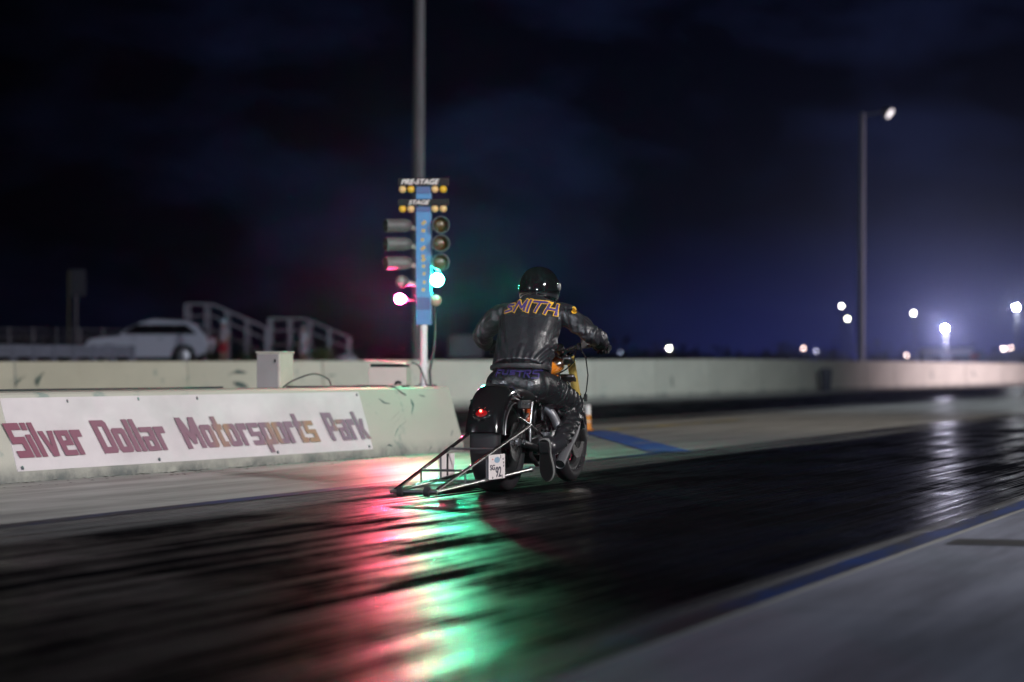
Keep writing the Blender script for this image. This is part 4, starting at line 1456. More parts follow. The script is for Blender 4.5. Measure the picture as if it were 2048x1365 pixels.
# fork, clamps, front wheel
FT, FB = Vector((0, 1.285, .865)), Vector((0, 1.60, WR))
fax = (FB - FT).normalized()
for s in (-1, 1):
    o_ = Vector((s * .105, 0, 0))
    f_ = MB().tube([FT + o_, FT + o_ + fax * .30], [.029, .029], 18).build('fork_tube', M['gold'], bike)
    MB().tube([FT + o_ + fax * .301, FT + o_ + fax * .33], .033, 18).build('fork_seal', M['satin_black'], f_)
    MB().tube([FT + o_ + fax * .331, FT + o_ + fax * .585], [.022, .024], 16).build('fork_slider', M['chrome'], f_)
    MB().box(FB + o_ + Vector((0, 0, .02)), (.05, .07, .11), Matrix.Rotation(R(30), 3, 'X')).build('fork_foot', M['dark_steel'], f_, 0, .012)
    MB().lathe(FT + o_ - fax * .012, -fax, [(0, .024), (.012, .024), (.016, .01)], 14).build('fork_cap', M['chrome'], f_)
for t_ in (.03, .17):
    c = FT + fax * t_
    MB().box(c - Vector((0, .03, 0)), (.255, .09, .028), Matrix.Rotation(R(-30), 3, 'X')).build('fork_clamp', M['dark_steel'], bike, 0, .012)
fw = MB().lathe((0, 1.6, WR), (1, 0, 0), [(-.035, .222), (-.035, .24), (-.02, .222), (.02, .222), (.035, .24), (.035, .222), (.02, .205), (-.02, .205)], 44, closed=True)
for k in range(7):
    a = k * 2 * math.pi / 7
    fw.tube([(0, 1.6 + math.cos(a) * .03, WR + math.sin(a) * .03), (.0, 1.6 + math.cos(a + .15) * .21, WR + math.sin(a + .15) * .21)], [.020, .011], 8)
fw.lathe((0, 1.6, WR), (1, 0, 0), [(-.07, .03), (-.06, .04), (.06, .04), (.07, .03)], 18)
fwo = fw.build('front_wheel', M['dark_steel'], bike)
MB().lathe((0, 1.6, WR), (1, 0, 0), [(-.036, .235), (-.054, .262), (-.055, .28), (-.040, .305), (-.02, .316), (0, .318), (.02, .316), (.040, .305), (.055, .28), (.054, .262), (.036, .235)], 64, closed=True).build('tyre', M['slick'], fwo, 60)
for s in (-1, 1):
    MB().lathe((s * .066, 1.6, WR), (1, 0, 0), [(-.0025, .085), (-.0025, .152), (.0025, .152), (.0025, .085)], 48, closed=True).build('brake_rotor', M['steel'], fwo)
    MB().lathe((s * .066, 1.6, WR), (s, 0, 0), [(-.01, .09), (.006, .085), (.010, .05), (.02, .03), (.02, .002)], 24).build('rotor_hat', M['satin_black'], fwo)
    c = MB()
    ang = R(155)
    cc = Vector((s * .075, 1.6 + math.cos(ang) * .135, WR + math.sin(ang) * .135))
    c.box(cc, (.055, .05, .13), Matrix.Rotation(R(-20), 3, 'X'))
    co = c.build('brake_caliper', M['gold_caliper'], bike, 0, .012)
    for k in (-1, 0, 1):
        MB().lathe(cc + Vector((s * .027, -.008 * k, .038 * k)), (s, 0, 0), [(0, .012), (.006, .012), (.008, .004)], 12).build('bolt', M['chrome'], co)
for k in range(5):
    a = R(-95 + 14 * k)
    MB().ball((.058, 1.6 + math.cos(a) * .232, WR + math.sin(a) * .232), .006, 8, 6).build('wheel_weight', M['chrome'], fwo)

# handlebar, grips, levers, gauges
HB = [(-.43, 1.08, .925), (-.28, 1.13, .945), (-.17, 1.20, .935), (-.08, 1.235, .905), (0, 1.24, .90), (.08, 1.235, .905), (.17, 1.20, .935), (.28, 1.13, .945), (.43, 1.08, .925)]
hbo = MB().tube(HB, .0125, 12).build('handlebar', M['dark_steel'], bike)
for s in (-1, 1):
    MB().tube([(s * .05, 1.255, .875), (s * .05, 1.24, .90)], .022, 12).build('riser', M['satin_black'], hbo)
    MB().tube([(s * .31, 1.12, .942), (s * .43, 1.08, .925), (s * .445, 1.075, .923)], [.018, .018, .021], 14).build('grip', M['tyre'], hbo)
    MB().tube([(s * .27, 1.155, .940), (s * .33, 1.175, .930), (s * .43, 1.145, .915)], [.010, .008, .007], 8).build('lever', M['steel'], hbo)
    MB().box((s * .255, 1.135, .945), (.05, .045, .045)).build('lever_clamp', M['alu'], hbo, 0, .008)
    MB().lathe((s * .235, 1.17, .965), (0, 0, 1), [(0, .022), (.03, .022), (.036, .018), (.036, .002)], 14).build('reservoir', M['alu'], hbo)
    MB().box((s * .21, 1.15, .935), (.03, .05, .05)).build('switch_box', M['satin_black'], hbo, 0, .006)
for x_, y_, r_ in ((-.03, 1.20, .04), (.055, 1.19, .033)):
    MB().lathe((x_, y_, .925), (0, -.75, .65), [(-.04, r_ * .7), (-.02, r_), (.01, r_), (.012, r_ * .9), (.004, r_ * .86), (.004, .002)], 20).build('gauge', M['satin_black'], hbo)
for q_ in ((.09, 1.16, .90), (.12, 1.18, .915), (.10, 1.2, .88), (.14, 1.17, .89), (.165, 1.16, .905), (.19, 1.14, .925), (.15, 1.19, .93)):
    MB().ball(q_, .0065, 8, 6).build('bolt', M['chrome'], hbo)
MB().ball((.03, 1.15, .965), .007, 8, 6).build('indicator', mat('indicator_yellow', (.5, .45, .02), .3, emit=(.8, .8, .05), estr=.6), hbo)
cab = MB()
for pts in ([(.21, 1.16, .92), (.225, 1.25, .86), (.215, 1.34, .74), (.18, 1.42, .63), (.14, 1.47, .56), (.12, 1.50, .46)],
            [(-.21, 1.16, .92), (-.225, 1.25, .86), (-.2, 1.34, .74), (-.16, 1.42, .63), (-.12, 1.50, .46)],
            [(.19, 1.15, .93), (.15, 1.22, .83), (.10, 1.20, .78), (.06, 1.1, .74)]):
    cab.tube(pts, .0045, 8)
cab.build('control_cable', M['satin_black'], bike)
MB().tube([(.095, 1.25, .70), (.14, 1.33, .55)], .007, 8).build('steering_damper', M['chrome'], bike)
MB().box((.165, 1.455, .585), (.02, .03, .05)).build('hose_clamp', M['satin_black'], bike, 0, .004)

# foot pegs
for s in (-1, 1):
    MB().tube([(s * .13, .55, .20), (s * .25, .55, .21)], .014, 10).build('foot_peg', M['steel'], bike)

# wheelie bar
wb = bpy.data.objects.new('wheelie_bar', None)
col.objects.link(wb)
wb.parent = bike
AX = Vector((0, -1.6, .066))
MB().tube([AX + Vector((-.145, 0, 0)), AX + Vector((.145, 0, 0))], .0125, 12).build('axle', M['dark_steel'], wb)
JU, JL = Vector((.17, .15, .42)), Vector((.17, .16, .136))
for s in (-1, 1):
    m_ = lambda v: Vector((v.x * s, v.y, v.z))
    e = Vector((s * .128, -1.6, .066))
    MB().tube([e, m_(JU)], .011, 12).build('upper_tube', M['steel'], wb)
    MB().tube([e + Vector((0, 0, -.002)), m_(JL)], .012, 12).build('lower_tube', M['steel'], wb)
    MB().tube([m_(JU), Vector((s * .145, -.02, .475))], .009, 10).build('stay', M['steel'], wb)
    MB().tube([m_(JU), Vector((s * .155, .46, .345))], .009, 10).build('stay', M['steel'], wb)
    MB().tube([m_(JU) + Vector((0, .01, -.09)), Vector((s * .155, .40, .345))], .008, 10).build('stay', M['dark_steel'], wb)
    MB().tube([m_(JU) + Vector((0, 0, -.11)), m_(JU), m_(JU) + Vector((s * .005, .03, .15))], .008, 10).build('strut', M['steel'], wb)
    MB().ball(m_(JU), .016, 12, 8).build('joint', M['steel'], wb)
    MB().ball(m_(JL), .02, 12, 8).build('joint', M['dark_steel'], wb)
    MB().lathe((s * .083, -1.6, .066), (1, 0, 0), [(-.018, .010), (-.018, .024), (-.014, .030), (.014, .030), (.018, .024), (.018, .010)], 24, closed=True).build('wheel', M['tyre'], wb)
    # uprights between the tubes
    for f_ in (.30, .52):
        a = e.lerp(m_(JU), f_)
        b = e.lerp(m_(JL), f_ * 1.0)
        MB().tube([a, b], .007, 8).build('upright', M['dark_steel'], wb)
for f_, up in ((.30, 1), (.62, 1), (.46, 0)):
    a = Vector((-.128, -1.6, .066)).lerp(Vector((-.17, .15, .42)) if up else Vector((-.17, .16, .136)), f_)
    MB().tube([a, Vector((-a.x, a.y, a.z))], .0075, 8).build('cross_tube', M['dark_steel'], wb)
# number plates on both sides
for s in (-1, 1):
    y0, y1 = (-.716, -.395) if s > 0 else (-.66, -.36)
    pl = MB().box((s * .172, (y0 + y1) / 2, .178), (.004, y1 - y0, .152)).build('number_plate', M['plate'], bike, 0, .0015)
    MB().box((s * .166, (y0 + y1) / 2, .178), (.006, .02, .15)).build('plate_bracket', M['satin_black'], pl, 0)
    rot = Matrix.Rotation(R(90) * s, 4, 'Z') @ Matrix.Rotation(R(90), 4, 'X')
    yc = (y0 + y1) / 2
    def pt(du, dz):
        return Vector((s * .1745, yc + s * du, .178 + dz))
    sign_text('SG', .095, .034, pt(-.095, -.002), pl, M['ink'], 0, rot=rot)
    sign_text('92', .115, .066, pt(.025, -.032), pl, M['ink'], 0, rot=rot)
    em_ = MB().lathe(pt(0, .042) - Vector((s * .001, 0, 0)), (s, 0, 0), [(0, .030), (.0012, .030), (.0013, .001)], 20)
    for i, p in enumerate(em_.v):
        em_.v[i] = Vector((p.x, yc + (p.y - yc) * 1.9, .22 + (p.z - .22) * .62))
    em_.build('emblem', M['ink_blue'], pl, 0)
    for du, dz, w, h in ((.12, .045, .018, .010), (.13, .022, .018, .012), (.13, .002, .018, .012), (.07, .060, .010, .022), (-.09, -.066, .012, .014), (.10, -.062, .010, .020)):
        MB().box(pt(du, dz), (.0015, w, h)).build('plate_mark', M['ink'], pl, 0)
    MB().box(pt(-.09, .048), (.0015, .02, .008)).build('plate_sticker', M['ink_red'], pl, 0)

# ------------------------------------------------------------------ rider
def loc_px(u, v, y_):
    k = (u - 1024) / FPX
    x = (k * (MZ + .953 * y_) - MX0 - .302 * y_) / (.953 + .302 * k)
    Z = MZ - .302 * x + .953 * y_
    return x, CAMZ - (v - 738) * Z / FPX


M['leather'] = mat('black_leather', (0.020, 0.020, 0.025), 0.37, spec=.85, noise_scale=14, noise_amt=.45, rough_var=.10, bump=.3, bump_scale=90)
M['trousers'] = mat('trouser_leather', (0.012, 0.013, 0.015), 0.32, spec=.7, noise_scale=14, noise_amt=.45, rough_var=.10, bump=.3, bump_scale=90)
M['glove'] = mat('glove_leather', (0.016, 0.016, 0.018), 0.42, bump=.2, bump_scale=150)
M['boot'] = mat('boot_leather', (0.016, 0.016, 0.019), 0.3, bump=.1, bump_scale=120)
skin = mat('skin', (0.42, 0.27, 0.2), .55)

SPINE = [((0, .49, .765), .198, .150), ((0, .515, .80), .200, .150), ((0, .56, .88), .196, .142), ((0, .625, .98), .204, .145),
         ((0, .70, 1.085), .212, .142), ((0, .755, 1.155), .195, .125), ((0, .785, 1.20), .135, .105), ((0, .81, 1.235), .085, .08)]
ARM_R = [(.175, .755, 1.155), (.235, .748, 1.135), (.33, .728, 1.075), (.415, .712, 1.012), (.428, .84, .988), (.408, .96, .962), (.398, 1.025, .950)]
ARM_RR = [.078, .079, .069, .063, .059, .047, .042]
ARM_L = [(-.175, .755, 1.155), (-.235, .765, 1.135), (-.315, .80, 1.075), (-.375, .835, 1.012), (-.40, .92, .988), (-.405, .99, .962), (-.398, 1.025, .950)]


def torso(mb, ks=1.0):
    rings = []
    for i, (c, a, b) in enumerate(SPINE):
        c = Vector(c)
        nx = Vector(SPINE[min(i + 1, len(SPINE) - 1)][0]) - Vector(SPINE[max(i - 1, 0)][0])
        nx.normalize()
        bd_ = Vector((1, 0, 0)).cross(nx)
        rings.append([c + Vector((1, 0, 0)) * a * ks * (abs(math.cos(t)) ** .85) * (1 if math.cos(t) >= 0 else -1)
                      + bd_ * b * ks * (abs(math.sin(t)) ** .9) * (1 if math.sin(t) >= 0 else -1)
                      for t in [k * 2 * math.pi / 28 for k in range(28)]])
    mb.rings(rings)


LEG = lambda s: [(s * .10, .47, .685), (s * .175, .66, .625), (s * .245, .88, .535), (s * .252, .80, .455), (s * .255, .64, .36), (s * .255, .535, .305)]
LEG_R = [.118, .103, .076, .070, .060, .052]

# body: one continuous figure inside the clothes
b = MB()
torso(b, .72)
for a_ in (ARM_R, ARM_L):
    limb(b, a_ + [(a_[-1][0] - (.012 if a_[-1][0] > 0 else -.012), 1.075, .945)], [r * .6 for r in ARM_RR] + [.022], 12, 4)
for s in (-1, 1):
    limb(b, LEG(s) + [(s * .222, .452, .27), (s * .203, .452, .235), (s * .203, .457, .15), (s * .203, .450, .09)], [r * .75 for r in LEG_R] + [.034, .03, .026, .018], 12, 4)
limb(b, [(0, .48, .69), (0, .52, .80)], [.11, .085], 14, 3)
limb(b, [(0, .80, 1.22), (0, .84, 1.29)], [.055, .056], 12, 3)
b.ball((0, .885, 1.325), (.078, .10, .115), 18, 14)
rider = put('person', voxel(b, .012, 2), skin)
rider.location = BIKE
rider.rotation_euler = (0, 0, BROT)
tag(rider, 'person in black leather suit and black helmet riding the motorcycle, SMITH across the back', 'person')


def apply_folds(me, folds, rnd):
    """folds: (x0, z0, x1, z1, width, height, side) ridges on the back; rnd: cross-limb wrinkles"""
    me.update()
    nrm = [v.normal.copy() for v in me.vertices]
    for i, v in enumerate(me.vertices):
        p, n = v.co, nrm[i]
        dsp = 0.0
        if n.y < 0.35:
            for x0, z0, x1, z1, w, h in folds:
                ax, az = x1 - x0, z1 - z0
                t = ((p.x - x0) * ax + (p.z - z0) * az) / (ax * ax + az * az)
                t = min(max(t, 0), 1)
                dd = math.hypot(p.x - x0 - t * ax, p.z - z0 - t * az)
                fade = math.sin(math.pi * (0.12 + 0.76 * t)) ** .6
                if dd < 3 * w:
                    dsp += .75 * h * fade * (math.exp(-(dd / w) ** 2) - .45 * math.exp(-((dd - 1.6 * w) / w) ** 2))
        dsp += rnd(p, n)
        v.co = p + n * dsp


def crop1(x, y_):
    return 880 + x / 5.25, 500 + y_ / 5.25


def back_y(v):
    z = CAMZ + (738 - v) / 303
    return .36 + (z - .78) * .62


def bk(x, y_):
    u, v = crop1(x, y_)
    return loc_px(u, v, back_y(v))


FOLDS = []
for x0, y0, x1, y1, w, h in (
        (1235, 880, 985, 1190, .013, .0130), (1275, 930, 1010, 1215, .011, .0110), (1190, 830, 1120, 980, .011, .008),
        (1250, 1000, 1130, 1215, .012, .009), (610, 850, 715, 1200, .014, .0120), (590, 980, 610, 1200, .012, .010), (660, 960, 690, 1200, .011, -.008),
        (785, 1060, 780, 1225, .010, .007), (870, 1020, 815, 1215, .013, .009), (930, 1080, 880, 1220, .011, .006),
        (650, 640, 700, 860, .035, .010), (1170, 640, 1110, 850, .035, .009), (930, 700, 930, 1100, .030, -.008),
        (1290, 600, 1300, 860, .012, -.009), (610, 640, 600, 860, .012, -.009),
        (980, 1100, 950, 1220, .010, .006), (720, 1100, 745, 1220, .010, .006), (1100, 1120, 1020, 1230, .010, .008)):
    a = bk(x0, y0)
    c = bk(x1, y1)
    FOLDS.append((a[0], a[1], c[0], c[1], w, h))


def jk_rnd(p, n):
    d_ = .0035 * noise.noise(p * 9) + .0016 * noise.noise(p * 26)
    if abs(p.x) > .21 and p.z > .9:             # sleeves: bunched wrinkles, strongest at the elbow
        s = 1 if p.x > 0 else -1
        t = p.x * s * 1.0 + (p.y - .72) * 1.1 - (1.15 - p.z) * .2
        w = math.exp(-((abs(p.x) - .40) / .10) ** 2) * .7 + .3
        ph_ = t * 62 + 7 * noise.noise(p * 7) + 2.5 * noise.noise(p * 17)
        d_ += .0085 * w * (math.sin(ph_) ** 3)
        d_ += .006 * noise.noise(Vector((p.x * 7, p.y * 14, p.z * 26)))
    return d_


jb = MB()
torso(jb, 1.0)
limb(jb, ARM_R, ARM_RR, 16, 5)
limb(jb, ARM_L, ARM_RR, 16, 5)
jm = voxel(jb, .0085, 4)
apply_folds(jm, FOLDS, jk_rnd)
jm.shade_smooth()
jacket = put('jacket', jm, M['leather'], rider)
jbm = bmesh.new()
jbm.from_mesh(jm)
J_BVH = BVHTree.FromBMesh(jbm)


def ell_ring(c, a, b_, n, tilt=0.0, sub=48):
    return [Vector(c) + Vector((a * math.cos(t), b_ * math.sin(t), tilt * math.sin(t))) for t in [k * 2 * math.pi / sub for k in range(sub)]]


# waistband, collar
def band(name, c, a, b_, h, mt, tilt, thick=.008):
    rg = [ell_ring((c[0], c[1], c[2] - h / 2), a - thick, b_ - thick, 0, tilt), ell_ring((c[0], c[1], c[2] - h / 2), a, b_, 0, tilt),
          ell_ring(c, a + .004, b_ + .004, 0, tilt), ell_ring((c[0], c[1], c[2] + h / 2), a, b_, 0, tilt), ell_ring((c[0], c[1], c[2] + h / 2), a - thick, b_ - thick, 0, tilt)]
    for r_ in rg:
        for i, p in enumerate(r_):
            r_[i] = p + Vector((0, 0, .004 * noise.noise(p * 14))) + Vector((p.x * .015, (p.y - c[1]) * .02, 0)) * noise.noise(p * 22)
    return MB().rings(rg, cap=False).build(name, mt, jacket if name != 'belt' else rider, 60)


band('waistband', (0, .488, .787), .203, .154, .030, mat('waistband_leather', (.014, .014, .017), .5, noise_scale=12, noise_amt=.5, bump=.4, bump_scale=40), -.02)
cb = MB()
for i in range(24):
    pass
rg = []
for z_, a, o_ in ((1.205, .100, -.004), (1.235, .088, .008), (1.268, .083, .020), (1.268, .077, .020), (1.225, .078, .006)):
    rg.append([Vector((a * math.cos(t), .805 + o_ + a * .95 * math.sin(t), z_ - .018 * math.sin(t) * -1)) for t in [k * 2 * math.pi / 32 for k in range(32)]])
cb.rings(rg, cap=False).build('collar', M['leather'], jacket, 60)
rg = []
for z_, a in ((1.235, .070), (1.285, .074), (1.285, .066)):
    rg.append([Vector((a * math.cos(t), .832 + a * math.sin(t), z_ + .018 * math.sin(t))) for t in [k * 2 * math.pi / 28 for k in range(28)]])
MB().rings(rg, cap=False).build('neck_scarf', mat('purple_cloth', (.035, .028, .13), .8), rider, 60)


def stroke(mb, pts, w, conv, bvh, off, step=.006):
    """flat stroke laid on the clothing: pts in crop pixels, w in crop pixels"""
    P = []
    for (a, b_), (c, d_) in zip(pts, pts[1:]):
        n_ = max(2, int(math.hypot(c - a, d_ - b_) / 8))
        for k in range(n_):
            P.append((a + (c - a) * k / n_, b_ + (d_ - b_) * k / n_))
    P.append(pts[-1])
    L_, R_ = [], []
    for i, p in enumerate(P):
        q0, q1 = P[max(i - 1, 0)], P[min(i + 1, len(P) - 1)]
        dx, dy = q1[0] - q0[0], q1[1] - q0[1]
        l = math.hypot(dx, dy) or 1
        nx, ny = -dy / l * w / 2, dx / l * w / 2
        ex = 0
        if i == 0:
            ex = -w / 2
        if i == len(P) - 1:
            ex = w / 2
        bx, by = p[0] + dx / l * ex, p[1] + dy / l * ex
        row = []
        for k in (-1, -.5, 0, .5, 1):
            x, z = conv(bx + nx * k, by + ny * k)
            ys_ = []
            for ex_, ez_ in ((0, 0), (.008, 0), (-.008, 0), (0, .008), (0, -.008)):
                h = bvh.ray_cast(Vector((x + ex_, -1, z + ez_)), Vector((0, 1, 0)))
                if h[0]:
                    ys_.append(h[0].y)
            y_ = sum(sorted(ys_)[:2]) / 2 if len(ys_) > 1 else .7
            row.append(Vector((x, y_ - off, z)))
        L_.append(row)
    vs, fs = [], []
    for r_ in L_:
        vs += r_
    for i in range(len(L_) - 1):
        for k in range(4):
            fs.append((i * 5 + k, i * 5 + k + 1, i * 5 + 6 + k, i * 5 + 5 + k))
    mb.add(vs, fs)


SM = [[(770, 583), (716, 585), (700, 601), (716, 612), (752, 618), (752, 637), (728, 648), (684, 660)],
      [(782, 652), (829, 551)], [(829, 551), (864, 622), (910, 541)], [(910, 541), (893, 640)],
      [(951, 540), (926, 653)], [(988, 551), (1108, 561)], [(1048, 558), (1008, 656)],
      [(1138, 572), (1098, 674)], [(1207, 590), (1190, 688)], [(1120, 626), (1196, 642)]]
yo, pu = MB(), MB()
for i, st in enumerate(SM):
    stroke(yo, st, 38, bk, J_BVH, .0035 + .0004 * i)
    stroke(pu, st, 22, bk, J_BVH, .0085 + .0004 * i)
def seam(pts):
    P = []
    for (a, b_), (c, d_) in zip(pts, pts[1:]):
        for k in range(10):
            x, z = bk(a + (c - a) * k / 10, b_ + (d_ - b_) * k / 10)
            h = J_BVH.ray_cast(Vector((x, -1, z)), Vector((0, 1, 0)))
            if h[0]:
                P.append(Vector((x, h[0].y - .001, z)))
    if len(P) > 2:
        MB().tube(P, .0026, 6).build('seam', M['boot_black'], jacket)


M['boot_black'] = mat('black_thread', (.008, .008, .009), .5)
for sp_ in ([(640, 690), (780, 705), (930, 708), (1080, 708), (1240, 700)], [(668, 700), (700, 900), (722, 1050), (738, 1205)], [(1200, 705), (1150, 900), (1118, 1050), (1098, 1205)],
            [(640, 610), (615, 700), (600, 820)], [(1262, 600), (1290, 700), (1285, 800)]):
    seam(sp_)
M['yellow_patch'] = mat('yellow_leather', (.72, .40, .03), .5)
M['purple_patch'] = mat('purple_leather', (.060, .040, .17), .5)
yo.build('lettering_outline', M['yellow_patch'], jacket, 60)
pu.build('lettering', M['purple_patch'], jacket, 60)
pc = MB()
cx_, cz_ = bk(1375, 640)
ctr = None
rows = []
for r_ in (0.001, .010, .019):
    row = []
    for k in range(20):
        a = k * math.pi / 10
        x, z = cx_ + math.cos(a) * r_, cz_ + math.sin(a) * r_ * 1.25
        h = J_BVH.ray_cast(Vector((x, -1, z)), Vector((0, 1, 0)))
        row.append(Vector((x, (h[0].y if h[0] else .68) - .012, z)))
    rows.append(row)
pc.rings(rows, cap=False).build('sleeve_patch', M['yellow_patch'], jacket, 60)

# trousers
def tr_rnd(p, n):
    d_ = .003 * noise.noise(p * 10)
    s = 1 if p.x > 0 else -1
    if p.y > .58 or p.z < .56:
        t = (p.y * .8 - p.z * .55 + .35 * abs(p.x))
        if p.z < .50:
            t = p.z * 1.15 + p.y * .25
        ph_ = t * 105 + 5.5 * noise.noise(p * 8) + 2.0 * noise.noise(p * 19)
        d_ += .0115 * (abs(math.sin(ph_ * .5)) ** 1.5 - .5) * (.5 + .9 * abs(noise.noise(p * 5 + Vector((3, 1, 2)))))
        d_ += .003 * noise.noise(Vector((p.x * 12, p.y * 25, p.z * 25)))
    return d_


tb = MB()
for s in (-1, 1):
    limb(tb, LEG(s), LEG_R, 16, 6)
tb.ball((0, .455, .70), (.195, .15, .12), 24, 16)
limb(tb, [(0, .475, .70), (0, .50, .77)], [.15, .12], 18, 3)
for s in (-1, 1):
    tb.ball((s * .10, .41, .675), (.115, .115, .115), 16, 12)
tm = voxel(tb, .009, 4)
apply_folds(tm, [], tr_rnd)
tm.shade_smooth()
trousers = put('trousers', tm, M['trousers'], rider)
tbm = bmesh.new()
tbm.from_mesh(tm)
T_BVH = BVHTree.FromBMesh(tbm)


def bk5(x, y_):
    return loc_px(960 + x / 12.4, 690 + y_ / 12.4, .31)


FU = [[(400, 650), (400, 800)], [(400, 650), (490, 650)], [(400, 720), (470, 720)],
      [(545, 650), (550, 750), (670, 750), (672, 650)],
      [(855, 665), (740, 665), (745, 710), (850, 710), (850, 755), (735, 755)],
      [(905, 680), (1050, 680)], [(977, 690), (977, 800)],
      [(1095, 830), (1095, 665), (1225, 665), (1225, 735), (1110, 735)], [(1160, 745), (1230, 830)],
      [(1430, 660), (1300, 660), (1300, 740), (1425, 740), (1430, 850), (1295, 850)]]
fl = MB()
for i, st in enumerate(FU):
    stroke(fl, st, 34, bk5, T_BVH, .005 + .0003 * i)
fl.build('lettering', mat('purple_print', (.030, .021, .105), .5), trousers, 60)

# boots
for s in (-1, 1):
    bt = MB()
    limb(bt, [(s * .255, .60, .345), (s * .250, .52, .30), (s * .225, .44, .275)], [.056, .056, .052], 16, 4)
    dd = Vector((0, .30, -.954)).normalized()
    nn = Vector((0, .954, .30))
    sc = Vector((s * .203, .345, .315))
    rg = []
    for t, hw, ht in ((-.012, .020, .025), (.0, .036, .045), (.05, .041, .058), (.10, .043, .058), (.15, .047, .048), (.20, .048, .036), (.24, .043, .029), (.268, .028, .022), (.278, .010, .01)):
        c = sc + dd * t + nn * (.022 + ht)
        rg.append([c + Vector((1, 0, 0)) * hw * math.cos(a) + nn * ht * math.sin(a) for a in [k * 2 * math.pi / 18 for k in range(18)]])
    bt.rings(rg)
    bo = put('boot', voxel(bt, .007, 3), M['boot'], rider)
    out = []
    for t, hw in ((-.014, .012), (-.008, .028), (.006, .039), (.05, .041), (.09, .038), (.13, .043), (.18, .051), (.22, .050), (.25, .041), (.272, .026), (.283, .010)):
        out.append((t, hw))
    poly = [sc + dd * t + Vector((hw, 0, 0)) for t, hw in out] + [sc + dd * t - Vector((hw, 0, 0)) for t, hw in reversed(out)]
    MB().prism(poly, nn * .020).build('sole', mat('boot_sole', (.15, .15, .145), .65), bo, 0, .004)
    tread = [sc + dd * (t * .96 + .004) + Vector((hw * .86, 0, 0)) - nn * .0125 for t, hw in out] + [sc + dd * (t * .96 + .004) - Vector((hw * .86, 0, 0)) - nn * .0125 for t, hw in reversed(out)]
    MB().prism(tread, nn * .012).build('tread', mat('boot_tread', (.008, .008, .008), .8, spec=.1), bo, 0, .003)
    MB().box(sc + dd * .04 - nn * .017, (.066, .012, .072), Matrix.Rotation(R(17), 3, 'X')).build('heel', M['black'], bo, 0, .004)
    MB().box(sc + dd * .07 + nn * .06 + Vector((s * .045, 0, 0)), (.006, .02, .03)).build('tag', M['yellow_patch'], bo, 0, .002)

# gloves: palm behind the grip, four fingers over it, thumb below
for s in (-1, 1):
    gl = MB()
    wr_ = Vector((s * .400, 1.005, .957))
    limb(gl, [wr_, wr_ + Vector((0, .03, -.004))], [.045, .042], 14, 2)
    limb(gl, [wr_ + Vector((0, .02, -.004)), Vector((s * .385, 1.058, .952))], [.038, .034], 14, 3)
    gl.box((s * .384, 1.055, .950), (.082, .055, .034), Matrix.Rotation(R(-10), 3, 'X'))
    for k, (dx, ln) in enumerate(((-.036, .92), (-.012, 1.0), (.012, .97), (.034, .80))):
        bx = s * (.382 - dx * s * s)
        x = s * .382 + dx
        yg, zg = 1.098, .935
        ch = [Vector((x, 1.070, .958)), Vector((x, yg + .026 * ln, .960)), Vector((x, yg + .046 * ln, .925)), Vector((x, yg + .034, .888 + .012 * (1 - ln)))]
        limb(gl, ch, [.0125, .0118, .0108, .0095], 10, 3)
    tx0 = -s * .045
    limb(gl, [Vector((s * .385 + tx0 * .7, 1.05, .945)), Vector((s * .385 + tx0 * 1.15, 1.075, .928)), Vector((s * .385 + tx0 * 1.0, 1.105, .912))], [.015, .0125, .0105], 10, 3)
    go = put('glove', voxel(gl, .0042, 2), M['glove'], rider)
    for k, dx in enumerate((-.036, -.012, .012, .034)):
        MB().ball((s * .382 + dx, 1.075, .972), (.010, .012, .006), 10, 6).build('knuckle_pad', M['boot'], go)
    MB().tube([Vector((s * .400, 1.0, .957)) + Vector((.049 * math.cos(a), 0, .049 * math.sin(a))) for a in [k * 2 * math.pi / 20 for k in range(21)]], .006, 8, cap=False).build('cuff_strap', M['boot'], go)

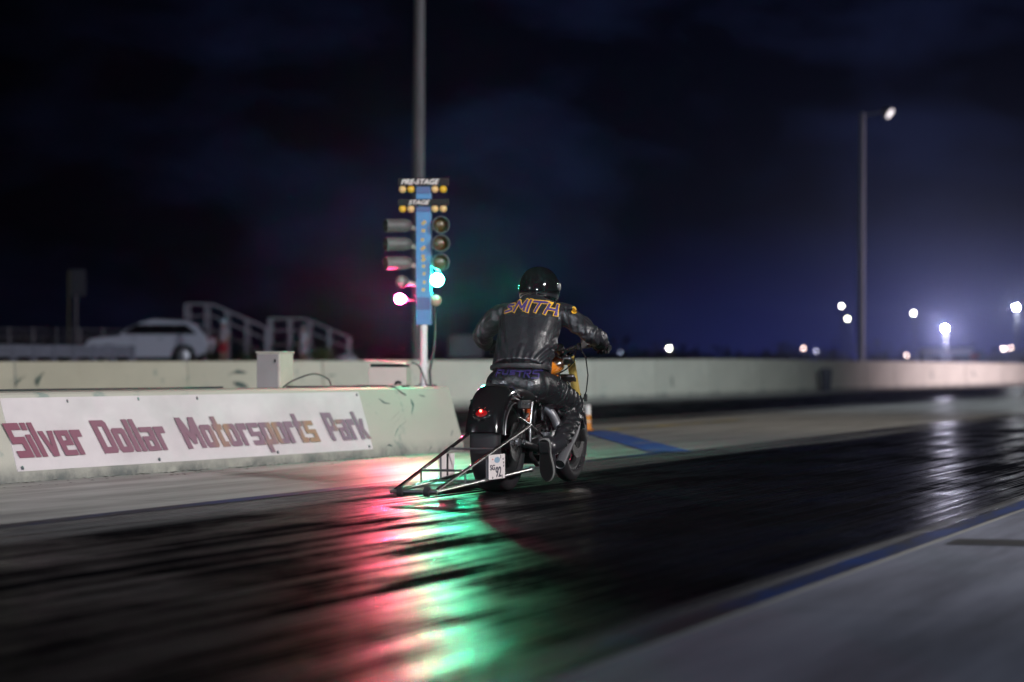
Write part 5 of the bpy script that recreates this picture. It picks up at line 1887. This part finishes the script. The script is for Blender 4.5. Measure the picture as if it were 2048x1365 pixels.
# helmet
HC = Vector((0, .900, 1.328))
hm = MB()
tilt = Matrix.Rotation(R(-12), 3, 'X')
rg = []
for i in range(1, 22):
    t = math.pi * i / 22
    zz = math.cos(t)
    rr = math.sin(t) ** .86 if zz > 0 else (1 - abs(zz) ** 3.0) ** (1 / 3.0)
    if zz < -.72:
        zz = -.72 - (abs(zz) - .72) * .06
        rr *= .96
    row = []
    for k in range(40):
        a = 2 * math.pi * k / 40
        x = .134 * rr * math.cos(a)
        y_ = rr * math.sin(a) * (.172 if math.sin(a) > 0 else .150)
        z_ = .140 * zz - (.03 * max(0, math.sin(a)) ** 2 if zz < -.3 else 0)
        row.append(HC + tilt @ Vector((x, y_, z_)))
    rg.append(row)
hl = hm.rings(rg[::-1]).build('helmet', mat('helmet_gloss', (.004, .004, .005), .06, coat=1.0, coat_rough=.02), rider, 80)
vs, nU, nV = [], 24, 8
fs = []
for off in (1.03, 1.005):
    for j in range(nV + 1):
        for i in range(nU + 1):
            a = R(8 + 164 * i / nU)
            t = R(66 + 44 * j / nV)
            rr = math.sin(t) ** .86
            vs.append(HC + tilt @ Vector((.134 * rr * math.cos(a) * off, rr * math.sin(a) * .172 * off, .140 * math.cos(t) * off)))
n1 = (nU + 1) * (nV + 1)
for o_ in (0, n1):
    for j in range(nV):
        for i in range(nU):
            q_ = o_ + j * (nU + 1) + i
            fs.append((q_, q_ + 1, q_ + nU + 2, q_ + nU + 1))
for j in range(nV):
    for i in (0, nU):
        q_ = j * (nU + 1) + i
        fs.append((q_, q_ + nU + 1, n1 + q_ + nU + 1, n1 + q_))
MB().add(vs, fs).build('visor', mat('visor_smoked', (.012, .012, .014), .05, coat=1), hl, 60)
for s in (-1, 1):
    MB().lathe(HC + tilt @ Vector((s * .131, .02, .01)), (s, 0, 0), [(0, .026), (.008, .025), (.011, .018), (.011, .001)], 20).build('visor_pivot', M['alu'], hl)
MB().tube([HC + tilt @ Vector((.112 * math.cos(a), .130 * math.sin(a) + .008, -.104 - .03 * max(0, math.sin(a)) ** 2)) for a in [k * 2 * math.pi / 36 for k in range(37)]], .008, 8, cap=False).build('edge_trim', mat('rubber_trim', (.03, .03, .03), .5), hl)

# ------------------------------------------------------------------ night haze over the whole place
hz = bpy.data.materials.new('night_haze')
hz.use_nodes = True
nt = hz.node_tree
nt.nodes.remove(nt.nodes['Principled BSDF'])
pv = nt.nodes.new('ShaderNodeVolumePrincipled')
pv.inputs['Color'].default_value = (.62, .66, 1.0, 1)
pv.inputs['Density'].default_value = HAZE
pv.inputs['Anisotropy'].default_value = HAZE_G
nt.links.new(pv.outputs['Volume'], nt.nodes['Material Output'].inputs['Volume'])
tag(MB().box((0, 195, 7.5), (1400, 1010, 18)).build('haze', hz, None, 0), kind='stuff', label='thin night haze over the whole track')
